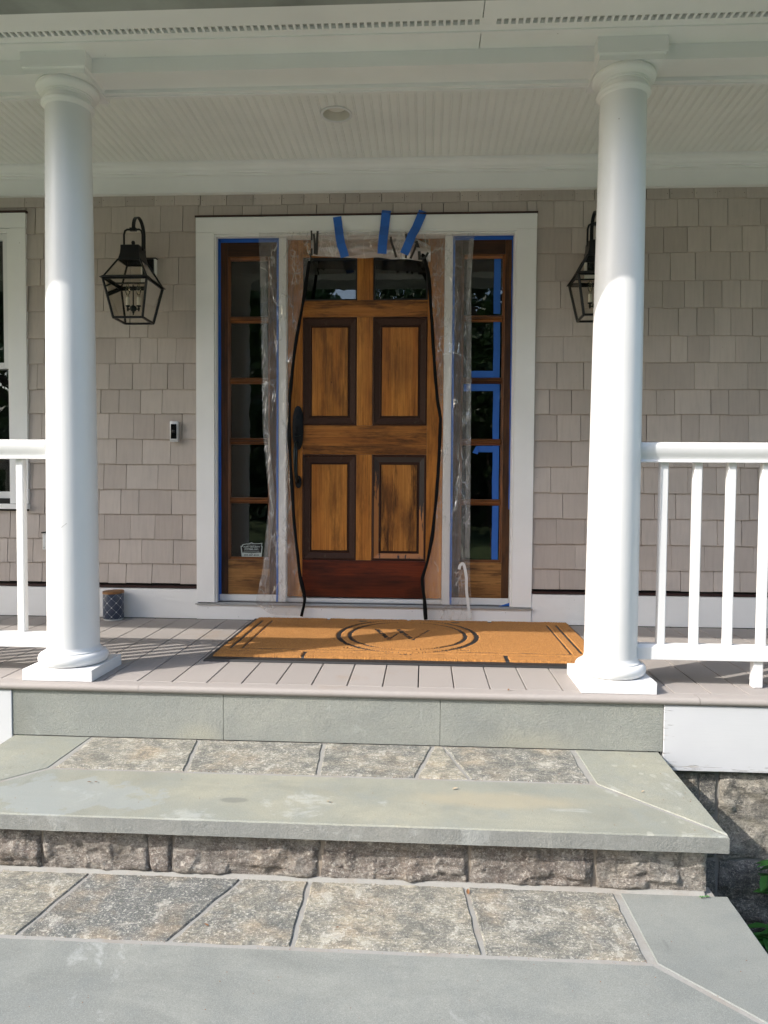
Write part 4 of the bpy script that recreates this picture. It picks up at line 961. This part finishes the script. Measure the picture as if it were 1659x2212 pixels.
# doorbell -----------------------------------------------------------------
db = thing('video_doorbell', 'slim silver and black video doorbell on the shingles left of the door', 'doorbell', (-.139, 0, 1.04))
g = MB(); g.box(-.1585, -.1130, -.022, .010, 1.0385, 1.1575); g.build('faceplate', M['satin'], db, bevel=.002, smooth=30)
g = MB(); g.box(-.1530, -.1185, -.0232, -.020, 1.0560, 1.1415); g.build('black_panel', M['gloss'], db, bevel=.001)
g = MB(); g.lathe([(.0065, -.0), (.0065, -.0012), (.005, -.0014), (.005, -.0006), (.001, -.0008)], -.1355, -.0232, 24, axis='Y', cz=1.1225); g.build('button', M['blackp'], db, smooth=30)
g = MB(); g.lathe([(.0115, 0), (.0115, -.001), (.009, -.0035), (.004, -.005), (.001, -.0052)], -.1365, -.0232, 24, axis='Y', cz=1.099); g.build('lens', M['gloss'], db, smooth=60)
text('ring', -.1385, 1.0478, -.0221, .012, .0175, M['alu'], db)

# outlet cover ----------------------------------------------------------------
oc = thing('outlet_cover', 'white weatherproof outlet cover beside the left column', 'outlet cover', (-.86, 0, .40))
g = MB(); g.box(-.915, -.835, -.045, .012, .402, .498); g.build('cover', M['whiteplastic'], oc, bevel=.004)
g = MB(); g.box(-.920, -.83, -.048, .012, .4985, .506); g.build('cap', M['black'], oc)
g = MB(); g.lathe([(.004, 0), (.004, -.003)], -.905, -.045, 12, axis='Y', cz=.415); g.build('screw', M['alu'], oc)

# canister ----------------------------------------------------------------------
cn = thing('canister', 'small blue ceramic canister with white lattice pattern and bamboo lid', 'canister', (-.481, -.068, 0))
g = MB(); g.lathe([(.056, .011), (.0585, .016), (.0585, .150), (.0575, .155)], -.481, -.068, 56); g.build('body', M['canister'], cn, smooth=40)
g = MB(); g.lathe([(.050, .0003), (.0545, .003), (.0560, .0108)], -.481, -.068, 56); g.build('foot_rim', M['rim'], cn, smooth=40)
g = MB(); g.lathe([(.0575, .1552), (.060, .1565), (.060, .168), (.058, .170)], -.481, -.068, 56)
for i, v in enumerate(g.v): g.v[i] = (v[0], v[1], v[2] + (v[0] + .481) * .03)
g.build('lid', M['lid'], cn, smooth=40)

# ================================================================== COLUMNS
def lean(g, dx):
    g.v = [(x + dx * max(0, z - .112) / 2.28, y - .038 * max(0, z - .112) / 2.28, z - .0135 * max(0, z - .112) / 2.28) for x, y, z in g.v]
def make_column(cx, dx, label):
    cy = -1.232
    t = thing('porch_column', label, 'column', (cx, cy, 0), 'round porch columns')
    g = MB(); g.box(cx - .1435, cx + .1435, cy - .1435, cy + .1435, .0006, .0472); g.build('plinth', M['white'], t, bevel=.0012)
    pr = [(.120, .0474)]
    for i in range(13):
        a = -math.pi / 2 + math.pi * i / 12; pr.append((.119 + .0195 * math.cos(a), .0715 + .0235 * math.sin(a)))
    pr += [(.1155, .0952), (.1155, .1000), (.110, .102), (.1062, .108), (.1042, .117)]
    g = MB(); g.lathe(pr, cx, cy, 72); g.build('torus_base', M['white'], t, smooth=40)
    pr = []
    for i in range(25):
        z = .112 + (2.313 - .112) * i / 24; u = (z - .112) / 2.2
        pr.append((.1032 - .0158 * u ** 1.25, z))
    g = MB(); g.lathe(pr, cx, cy, 72); lean(g, dx); g.build('shaft', M['white'], t, smooth=60)
    pr = [(.0872, 2.310), (.0885, 2.314), (.094, 2.318)]
    for i in range(7):
        a = -math.pi / 2 + math.pi * i / 6; pr.append((.0935 + .0085 * math.cos(a), 2.3275 + .0085 * math.sin(a)))
    pr += [(.0895, 2.338), (.0885, 2.342), (.0885, 2.354), (.0925, 2.356), (.0925, 2.361), (.0965, 2.362), (.0965, 2.3655)]
    for i in range(8):
        a = -.45 * math.pi + .62 * math.pi * i / 7; pr.append((.0975 + .0225 * math.cos(a), 2.386 + .0175 * math.sin(a)))
    pr += [(.112, 2.4015)]
    g = MB(); g.lathe(pr, cx, cy, 72); lean(g, dx); g.build('capital', M['trim'], t, smooth=40)
    g = MB(); rings = []
    yc = -1.270; xc = cx + dx
    for h, z in [(.1200, 2.3865), (.1200, 2.4030), (.1215, 2.4065), (.1250, 2.4090), (.1275, 2.4100), (.1275, 2.4150), (.1287, 2.4155), (.1287, 2.4705)]:
        rings.append([(xc - h, yc - h + .006, z), (xc + h, yc - h + .006, z), (xc + h, yc + h, z), (xc - h, yc + h, z)])
    for a, b in zip(rings[:-1], rings[1:]):
        for k in range(4): g.face([a[k], a[(k + 1) % 4], b[(k + 1) % 4], b[k]])
    g.face(rings[0]); g.face(rings[-1]); g.build('abacus', M['trim'], t)
    return t
col1 = make_column(-.1465, .017, 'smooth white round porch column on the left, beside the canister')
col2 = make_column(2.0785, 0.0, 'smooth white round porch column on the right, at the doormat corner')
M['chip'] = simple('chipped_paint_edge', (.42, .41, .40), .6); M['grime'] = simple('tan_grime', (.50, .43, .30), .8); M['smudge'] = simple('grey_smudge', (.62, .62, .62), .6)
def mark(col, name, pts, w_, mt, rad):   # pts: (angle, z) on the shaft surface
    cx, cy = col.location.x, col.location.y; g = MB(); L = []
    for a, z in pts: L.append((cx + rad(z) * math.sin(a), cy - .038 * (z - .112) / 2.28 - rad(z) * math.cos(a), z))
    for i in range(len(L) - 1):
        p, q = Vector(L[i]), Vector(L[i + 1]); o_ = Vector((0, 0, w_ * (.6 + .8 * random.random()))); n_ = Vector((p.x - cx, p.y - cy, 0)).normalized() * .0009
        g.hexa([p, q, q + n_, p + n_, p + o_, q + o_, q + o_ + n_, p + o_ + n_])
    return g.build(name, mt, col)
def srad(z): return .1033 - .0158 * max(0, (z - .112) / 2.2) ** 1.25
mark(col1, 'paint_chip', [(.05 + .055 * i, .617 + (.004 * i if i < 5 else .032 - .004 * i)) for i in range(11)], .0022, M['chip'], srad)
mark(col1, 'paint_chip', [(-.55, .165), (-.50, .178), (-.47, .192)], .006, M['smudge'], srad)
mark(col1, 'paint_chip', [(.22, .945), (.26, .950), (.30, .948), (.36, .943)], .0015, M['smudge'], srad)
mark(col2, 'scuff_mark', [(-.62, .375), (-.56, .362), (-.52, .345), (-.50, .33)], .002, M['smudge'], srad)
mark(col2, 'scuff_mark', [(-.52, .335), (-.49, .30), (-.47, .27)], .016, M['smudge'], srad)
for c_ in (col1, col2):
    g = MB(); g.lathe([(.1195, .0472), (.1235, .0476), (.1225, .0484), (.1195, .0486)], c_.location.x, c_.location.y, 60); g.build('caulk_line', M['grime'], c_)
# scuffs on the columns
# ================================================================== PORCH ROOF
pr_ = thing('porch_roof', 'white painted porch roof underside with beadboard ceiling and beam', 'porch roof', (.97, -1.2, 2.4))
g = MB(); g.box(-8, 6, -1.335, -1.212, 2.411, 2.64); g.build('beam', M['trim'], pr_, bevel=.001)
g = MB(); g.box(-8, 6, -1.2112, -1.192, 2.397, 2.64); g.box(-8, 6, -1.1918, -1.176, 2.392, 2.64); g.build('beam_trim', M['trim'], pr_, bevel=.001)
# beadboard ceiling with a round hole
g = MB(); p = .0424; prof = []
x = 2.5023 - p * 248; xe = 6.0
while x < xe:
    prof += [(x, 0), (x + .0282, 0), (x + .0292, .0032), (x + .0302, .0032), (x + .0312, .0004), (x + .0345, -.0008), (x + .0378, .0004), (x + .0388, .0032), (x + .0398, .0032), (x + .0408, 0)]
    x += p
LX, LY, LR = .8724, -.562, .066
ys0, ys1 = -1.20, .03
# refine around the hole
pf = []
for a, b in zip(prof[:-1], prof[1:]):
    pf.append(a)
    if b[0] > LX - LR - .01 and a[0] < LX + LR + .01:
        n = max(1, int((b[0] - a[0]) / .004))
        for k in range(1, n): pf.append((a[0] + (b[0] - a[0]) * k / n, a[1] + (b[1] - a[1]) * k / n))
pf.append(prof[-1])
def hw(x): return math.sqrt(max(0, LR * LR - (x - LX) ** 2))
for (x0, d0), (x1, d1) in zip(pf[:-1], pf[1:]):
    z0, z1 = 2.620 + d0, 2.620 + d1; h0, h1 = hw(x0), hw(x1)
    if h0 > 0 or h1 > 0:
        g.face([(x0, ys0, z0), (x1, ys0, z1), (x1, LY - h1, z1), (x0, LY - h0, z0)]); g.face([(x0, LY + h0, z0), (x1, LY + h1, z1), (x1, ys1, z1), (x0, ys1, z0)])
    else: g.face([(x0, ys0, z0), (x1, ys0, z1), (x1, ys1, z1), (x0, ys1, z0)])
g.box(-8, 6, -1.2, .03, 2.74, 2.76)
g.build('beadboard_ceiling', M['ceil'], pr_)
# soffit
g = MB()
for a, b in ((-8, 1.5135), (1.5165, 6)):
    g.box(a, b, -1.438, -1.3355, 2.468, 2.492); g.box(a, b, -1.617, -1.521, 2.468, 2.492)
g.box(-8, 6, -1.449, -1.438, 2.462, 2.49); g.box(-8, 6, -1.482, -1.449, 2.468, 2.492) 
g.build('soffit_board', M['trim'], pr_)
g = MB(); x = -8 + .0
while x < 6:
    if not 1.495 < x < 1.535: g.box(x, x + .0095, -1.521, -1.482, 2.4685, 2.480)
    else: g.box(x, x + .026, -1.521, -1.482, 2.4685, 2.480)
    x += .02604
g.box(-8, 6, -1.521, -1.513, 2.4684, 2.481); g.build('vent_grille', M['trim'], pr_)
g = MB(); g.box(-8, 6, -1.520, -1.483, 2.4805, 2.488); g.build('vent_screen', M['screen'], pr_)
g = MB(); g.box(-8, 6, -1.70, -1.6175, 2.466, 2.50); g.box(-8, 6, -1.93, -1.70, 2.4705, 2.60); g.build('gutter', paint('weathered_gutter', (.36, .38, .35), .5, .2, .25), pr_)
g = MB(); g.hexa([(-8, -1.95, 2.60), (6, -1.95, 2.60), (6, .3, 2.78), (-8, .3, 2.78), (-8, -1.95, 2.63), (6, -1.95, 2.63), (6, .3, 3.6), (-8, .3, 3.6)]); g.build('roof_slab', M['dark'], pr_)
# recessed light
rl = thing('recessed_light', 'round white recessed downlight in the beadboard ceiling', 'ceiling light', (LX, LY, 2.62))
g = MB(); g.lathe([(.0785, 2.6170), (.0785, 2.6125), (.074, 2.611), (.067, 2.612), (.0645, 2.617), (.0645, 2.6185), (.0780, 2.6175)], LX, LY, 56); g.f = g.f[:-2]; g.m = g.m[:-2]; g.t = g.t[:-2]
g.build('trim_ring', M['metalw'], rl, smooth=35)
g = MB(); g.lathe([(.0640, 2.6165), (.0610, 2.640), (.058, 2.690), (.058, 2.691), (.0655, 2.6205)], LX, LY, 56); g.f = g.f[:-2]; g.m = g.m[:-2]; g.t = g.t[:-2]; g.build('baffle', M['baffle'], rl, smooth=35)
g = MB(); g.lathe([(.002, 2.640), (.030, 2.642), (.046, 2.650), (.052, 2.664), (.048, 2.69)], LX, LY, 40); g.build('bulb', simple('frosted_bulb', (.85, .82, .75), .35), rl, smooth=80)

# ================================================================== RAILINGS
def railing(label, xa, xb, bal, feet, cover):
    t = thing('porch_railing', label, 'railing', ((xa + xb) / 2, -1.232, 0), 'white porch railings'); yc = -1.232
    prof = [(-.033, .897), (-.033, .902), (-.028, .906), (-.030, .920), (-.036, .928), (-.038, .940), (-.040, .946), (-.040, .962), (-.036, .972), (-.026, .9765), (.026, .9765), (.036, .972), (.040, .962), (.040, .946), (.038, .940), (.036, .928), (.030, .920), (.028, .906), (.033, .902), (.033, .897)]
    g = MB(); g.prism([(yc + a, b) for a, b in prof], 'X', xa, xb); g.build('top_rail', M['white'], t, smooth=35)
    g = MB(); g.prism([(yc - .030, .110), (yc - .030, .158), (yc - .017, .170), (yc + .017, .170), (yc + .030, .158), (yc + .030, .110)], 'X', xa, xb); g.build('bottom_rail', M['white'], t, bevel=.0012)
    for x in bal:
        g = MB(); h = .0160; e = .0035; g.prism([(x - h + e, yc - h), (x + h - e, yc - h), (x + h, yc - h + e), (x + h, yc + h - e), (x + h - e, yc + h), (x - h + e, yc + h), (x - h, yc + h - e), (x - h, yc - h + e)], 'Z', .1705, .8965); g.build('baluster', M['white'], t)
    for x in feet:
        g = MB(); g.box(x - .019, x + .019, yc - .019, yc + .019, .0006, .1095); g.build('foot', M['white'], t, bevel=.004)
xs = [2.2745 + .1315 * i for i in range(15)]
railing('white railing to the right of the right column', 2.172, 4.25, xs, [2.656, 3.6], True)
xs = [-.3655 - .1315 * i for i in range(16)]
railing('white railing to the left of the left column', -2.4, -.243, xs, [-1.1, -1.9], True)
# scuff marks and chipped paint on the columns (thin raised flakes)
# skirt boards
for lab, a, b in (('white skirt board with peeling paint under the right deck end', 2.2425, 5.6), ('white skirt board under the left deck end', -2.8, -.3205)):
    g = MB(); g.box(a, b, -1.402, -1.363, -.283, -.0315); o = g.build('skirt_board', M['skirt'], bevel=.002); tag(o, lab, 'trim board', 'skirt boards under the deck')

# ================================================================== DOORMAT
mat = thing('doormat', 'large tan coir doormat with black rubber border and faded W monogram', 'doormat', (1.24, -.5, 0))
mx0, mx1, my0, my1 = .335, 2.152, -1.002, -.003
g = MB(); g.hexa([(mx0, my0, .0008), (mx1, my0, .0008), (mx1, my1, .0008), (mx0, my1, .0008), (mx0 + .004, my0 + .004, .010), (mx1 - .004, my0 + .004, .010), (mx1 - .004, my1 - .002, .010), (mx0 + .004, my1 - .002, .010)]); g.build('rubber_base', M['rubber'], mat, bevel=.001)
ccx, ccy = 1.241, -.428; ax_, ay_ = .368, .418
def segd(px, py, a, b):
    ax2, ay2 = b[0] - a[0], b[1] - a[1]; t = max(0, min(1, ((px - a[0]) * ax2 + (py - a[1]) * ay2) / (ax2 * ax2 + ay2 * ay2))); return math.hypot(px - a[0] - t * ax2, py - a[1] - t * ay2)
W_ = [((1.075, -.300), (1.150, -.545), .017), ((1.150, -.545), (1.218, -.320), .009), ((1.190, -.300), (1.270, -.545), .017), ((1.270, -.545), (1.355, -.300), .008), ((1.040, -.295), (1.115, -.295), .006), ((1.155, -.295), (1.245, -.295), .006), ((1.315, -.295), (1.395, -.295), .006)]
def groove(x, y):
    dx, dy = (x - ccx), (y - ccy); d = 0
    r1 = math.hypot(dx / ax_, dy / ay_); ang = math.atan2(dy / ay_, dx / ax_)
    side = abs(math.cos(ang))
    wo = .018 + .010 * side
    e1 = abs(r1 - 1 + .03) * (ax_ * side + ay_ * (1 - side)); inside = r1 < 1.0
    if e1 < wo * .5: return 2
    r2 = math.hypot(dx / (ax_ - .062), dy / (ay_ - .070)); e2 = abs(r2 - 1 + .02) * (ax_ - .06)
    if e2 < (.014 + .010 * side) * .5: return 2
    if r1 > 1.02:
        for lx in (.405, .461):
            if abs(x - lx) < (.0085 if lx < .43 else .0065) and -.81 < y < -.09: return 2
        for lx in (2.012, 2.064):
            if abs(x - lx) < .0075 and (-.79 < y < -.09): return 2
        if abs(y + .797) < .0075 and (.47 < x < 1.10 or 1.4 < x < 2.02): return 1
        if abs(y + .848) < .0075 and (.40 < x < 2.08): return 1
        if abs(y + .055) < .009 and (.42 < x < 2.06): return 1
        for lx in (.775, 1.700):
            if abs(x - lx) < .011 and (y < -.845 or y > -.052): return 2
    for qx, qy in ((-.26, .35), (.26, .35), (-.27, -.33), (.27, -.33), (0, -.435)):
        if math.hypot((dx - qx) / .030, (dy - qy) / .014) < 1: return 2
    if inside:
        for a, b, w2 in W_:
            if segd(x, y, a, b) < w2 * .85 + .004 * noise.noise(Vector((x * 60, y * 60, 3))): return 3
    return 0
g = MB(); rs = .0045; x0, x1, y0, y1 = mx0 + .028, mx1 - .014, my0 + .058, my1 - .006; nx = int((x1 - x0) / rs); ny = int((y1 - y0) / rs)
cls = []
for j in range(ny + 1):
    for i in range(nx + 1):
        x = x0 + (x1 - x0) * i / nx; y = y0 + (y1 - y0) * j / ny
        ex = 0; edge = min(i, nx - i, j, ny - j)
        gq = groove(x, y)
        h = .0185 + .0015 * noise.noise(Vector((x * 12, y * 12, 0))) + .0022 * random.random()
        if gq == 2: h = .0150
        elif gq == 1: h = .0168
        elif gq == 3: h = .0160 + .0015 * random.random()
        if edge == 0: h = .0095
        jx, jy = random.uniform(-.0014, .0014), random.uniform(-.0014, .0014)
        if edge <= 1: jy += .003 * noise.noise(Vector((x * 40, y * 40, 2))); jx += .003 * noise.noise(Vector((x * 40, y * 40, 7)))
        g.v.append((x + jx, y + jy, h)); cls.append(gq)
for j in range(ny):
    for i in range(nx):
        a = j * (nx + 1) + i; q = (a, a + 1, a + nx + 2, a + nx + 1); c_ = [cls[k] for k in q]
        mi = 1 if sum(1 for k in c_ if k in (1, 2)) >= 3 else 0
        if mi == 0 and sum(1 for k in c_ if k == 3) >= 3 and noise.noise(Vector((g.v[a][0] * 55, g.v[a][1] * 55, 4))) > -.22: mi = 1
        g.f.append(q); g.m.append(mi); g.t.append(.5)
g.build('coir_pile', [M['coir'], M['rubber']], mat)
# loose fibres give the pile its fuzzy look
g = MB()
for _ in range(42000):
    x = random.uniform(x0, x1); y = random.uniform(y0, y1)
    if groove(x, y): continue
    h = random.uniform(.0185, .0235); a = random.uniform(0, math.pi); l = random.uniform(.002, .005)
    dx, dy = l * math.cos(a), l * math.sin(a)
    g.v += [(x - .0005, y, h - .006), (x + .0005, y, h - .006), (x + dx, y + dy, h)]; k = len(g.v); g.f.append((k - 3, k - 2, k - 1)); g.m.append(0); g.t.append(.5)
o = g.build('pile_fibres', M['coir'], mat); o['kind'] = 'stuff'

# ================================================================== PLANTS AND DEBRIS
def leaf(g, base, d, L, Wd, t, curl=.25):
    d = Vector(d).normalized(); s = d.cross(Vector((0, 0, 1)));  s = s.normalized() if s.length > .01 else Vector((1, 0, 0)); u = s.cross(d).normalized(); n = 7; prev = None
    for i in range(n + 1):
        f = i / n; c = Vector(base) + d * L * f - Vector((0, 0, 1)) * curl * L * f * f; w2 = Wd * (math.sin(math.pi * min(.999, f ** .8)) ** .9) * (1 + .12 * (i % 2)) * .5 + .0004
        cur = (c - s * w2 + u * w2 * .35, c, c + s * w2 + u * w2 * .35)
        if prev: g.face([prev[0], prev[1], cur[1], cur[0]], 0, t); g.face([prev[1], prev[2], cur[2], cur[1]], 0, t)
        prev = cur
def plant(label, x, y, z, stems, seed, grp=None):
    random.seed(seed); t = thing('garden_plant', label, 'plant', (x, y, z), grp)
    gs, gl = MB(), MB()
    for (dx, dy, h) in stems:
        P = [(x, y, z), (x + dx * .4, y + dy * .4, z + h * .6), (x + dx, y + dy, z + h)]; gs.tube(P, [.003, .0025, .0015], 6)
        for k in range(7):
            a = k * 2.4 + random.random(); f = .62 + .06 * k; b = Vector(P[0]).lerp(Vector(P[2]), min(1, f)); leaf(gl, b, (math.cos(a), math.sin(a) * .9, .45 - .1 * k), random.uniform(.07, .10), random.uniform(.036, .048), random.random())
    gs.build('stem', M['plantleaf'], t, smooth=60); gl.build('leaves', M['plantleaf'], t, smooth=80); random.seed(seed + 99)
plant('bright green leafy plant against the fieldstone foundation wall', 2.63, -1.50, -.955, [(-.02, .0, .375), (.05, .02, .36), (.02, -.03, .40)], 3)
plant('dark green plant in the shade beside the lower step edge', 2.63, -1.53, -.955, [(-.05, 0, .11), (.01, -.02, .15), (-.02, .04, .13), (.06, 0, .12)], 5)
plant('low garden plant at the far right bottom corner', 2.70, -1.80, -.955, [(-.07, 0, .10), (.03, .03, .14)], 8)
g = MB()
for x, y in ((2.150, -2.052), (2.166, -2.048)):
    g.tube([(x, y, -.412), (x, y - .001, -.405)], .001, 5); leaf(g, (x, y, -.406), (-1, -.4, .1), .008, .006, .9, .1); leaf(g, (x, y, -.406), (1, -.4, .1), .008, .006, .9, .1)
o = g.build('seedling', M['plantleaf']); tag(o, 'tiny pale green seedlings at the stone riser corner', 'seedling')
DB = [('dry_leaf', 'small curled dry leaf on the deck left of the left column', -.33, -1.04, .001, .030, 'dry'), ('dry_leaf', 'thin dry leaf scrap on the deck nosing near the right column', 1.655, -1.372, .001, .016, 'dry'), ('dry_leaf', 'orange leaf bit on the deck behind the right column base', 2.245, -1.17, .001, .014, 'dry'),
      ('seed_husk', 'pair of brown seed husks at the left of the upper tread', .205, -1.83, -.214, .015, 'dry'), ('seed_husk', 'pale seed husk near the middle of the upper tread', 1.02, -1.92, -.214, .016, 'pale'), ('seed_husk', 'brown seed husk on the upper tread right of centre', 1.425, -1.80, -.214, .018, 'pale'),
      ('dry_leaf', 'rust coloured dry leaf in the mortar joint of the lower tread', 1.462, -2.085, -.409, .022, 'dry'), ('seed_husk', 'small orange husk on the lower tread stones', .745, -2.29, -.407, .014, 'dry'), ('seed_husk', 'dark husk on the third flagstone of the lower tread', 1.10, -2.27, -.407, .012, 'dry'), ('seed_husk', 'small brown husk on the right part of the upper flagstones', 1.80, -1.655, -.210, .011, 'dry'), ('seed_husk', 'thin pale husk on the right side slab of the upper tread', 2.05, -1.78, -.213, .013, 'pale')]
for i, (nm, lab, x, y, z, L, mt) in enumerate(DB):
    g = MB(); a = i * 1.3; leaf(g, (x, y, z + .002), (math.cos(a), math.sin(a), .15), L, L * .38, .5, -.1)
    if 'pair' in lab: leaf(g, (x + .02, y + .004, z + .002), (math.cos(a + .5), math.sin(a + .5), .15), L, L * .38, .5, -.1)
    o = g.build(nm, M[mt]); tag(o, lab, 'plant debris', 'bits of plant debris')

random.seed(31); g = MB()
for _ in range(700):
    k = random.random()
    if k < .35: x, y, z = random.uniform(0, 1.9), random.choice((-1.404, -1.716, -1.71)) + random.gauss(0, .006), -.2135
    elif k < .7: x, y, z = random.uniform(0, 1.9), random.choice((-2.040, -2.36, -2.047)) + random.gauss(0, .007), -.4105
    elif k < .85: x, y, z = random.uniform(-.2, 2.2), random.uniform(-2.05, -1.42), -.2125
    else: x, y, z = random.uniform(-.2, 2.2), random.uniform(-2.66, -2.06), -.4095
    r = random.uniform(.0007, .0022); a = random.random() * 6
    p = [(x + r * math.cos(a + q * 2.1), y + r * .8 * math.sin(a + q * 2.1), z) for q in range(3)]; t_ = (x, y, z + r)
    for q in range(3): g.face([p[q], p[(q + 1) % 3], t_])
tag(g.build('grit', M['dry']), 'fine brown grit scattered in the step joints', 'grit', kind='stuff')
g = MB()
for x in [mx0 + .06 + .173 * i + .02 * math.sin(i * 5) for i in range(-2, 11)]:
    if -.01 < x < 1.94: g.lathe([(.0022, 0), (.0022, -.0006)], x, -.006, 10, axis='Y', cz=.018 + .05 * (int(x * 100) % 2)); 
g.build('nail_dots', M['chip'], ds)
# ================================================================== TREES ACROSS THE LAWN (seen in the glass)
def tree(x, y, h, r, seed, label):
    random.seed(seed); t = thing('shade_tree', label, 'tree', (x, y, -.95), 'trees across the front lawn')
    g = MB(); g.tube([(x, y, -1.0), (x + .1, y, .8), (x, y + .1, h * .45), (x + .1, y, h * .8)], [.28, .2, .14, .05], 10)
    for k in range(7):
        a = k * .9; z0 = h * (.2 + .08 * k); g.tube([(x, y, z0), (x + math.cos(a) * r * .4, y + math.sin(a) * r * .4, z0 + r * .25), (x + math.cos(a) * r * .8, y + math.sin(a) * r * .8, z0 + r * .45)], [.09, .05, .02], 6)
    g.build('trunk', M['bark'], t, smooth=60)
    g = MB(); cl = []
    for k in range(60):
        d = Vector((random.gauss(0, 1), random.gauss(0, 1), random.gauss(0, 1))).normalized() * random.uniform(.4, 1); cl.append((x + d.x * r, y + d.y * r, h * .55 + d.z * h * .47, random.uniform(.35, .75) * r * .42, random.random()))
    for cx_, cy_, cz_, cr, tt in cl:
        for q in range(250):
            d = Vector((random.gauss(0, 1), random.gauss(0, 1), random.gauss(0, 1))).normalized() * cr * random.random() ** .4; p = Vector((cx_, cy_, cz_)) + d
            if p.z < -.6: continue
            a = Vector((random.uniform(-1, 1), random.uniform(-1, 1), random.uniform(-1, 1))).normalized(); b = a.cross(Vector((random.uniform(-1, 1), random.uniform(-1, 1), random.uniform(-1, 1)))).normalized(); s = random.uniform(.09, .17)
            g.face([p - a * s, p - b * s * .6, p + a * s, p + b * s * .6], 0, min(1, max(0, tt * .6 + random.random() * .4)))
    g.build('crown', M['leaf'], t)
tree(-4.6, -13.5, 9.0, 3.5, 11, 'broad dark tree across the lawn, reflected left')
tree(3.4, -15.5, 9.6, 2.6, 21, 'slim tall tree right of the gap in the lawn trees')
tree(1.2, -22, 8.4, 3.4, 12, 'tall tree straight across the lawn from the door')
tree(6.2, -13.0, 9.0, 3.4, 13, 'dense tree across the lawn, reflected right')
tree(12.0, -13, 9.4, 3.9, 14, 'large tree at the right side of the lawn')
tree(-10.8, -17, 8.0, 3.6, 15, 'tree at the left side of the lawn')
tree(4.0, -26, 8.0, 3.8, 16, 'tallest tree at the back of the lawn')
tree(-2.8, -24, 7.4, 3.8, 17, 'rear tree at the back left of the lawn')
tree(9.2, -20, 10.5, 4.2, 18, 'very tall tree behind the right side of the lawn')
tree(-7.6, -25, 10.5, 4.4, 19, 'very tall tree behind the left side of the lawn')
tree(16.5, -19, 10.0, 4.2, 20, 'tree at the far right end of the lawn')
random.seed(77); g = MB()
for _ in range(70000):
    x = random.uniform(-42, 42); y = random.uniform(-33, -29.5); top = 5.2 + 1.6 * noise.noise(Vector((x * .25, 0, 1))) + .8 * noise.noise(Vector((x * .9, 0, 4))); z = -.95 + (top + .95) * random.random() ** .8
    a = Vector((random.uniform(-1, 1), random.uniform(-1, 1), random.uniform(-1, 1))).normalized(); b = a.cross(Vector((random.uniform(-1, 1), random.uniform(-1, 1), random.uniform(-1, 1)))).normalized(); sz = random.uniform(.16, .34); p = Vector((x, y, z))
    g.face([p - a * sz, p - b * sz * .7, p + a * sz, p + b * sz * .7], 0, .5 * random.random() + .4 * (noise.noise(Vector((x * .5, z * .5, 2))) + .5))
tag(g.build('woodland', M['leaf']), 'dense woodland edge beyond the lawn', 'woodland', kind='stuff')
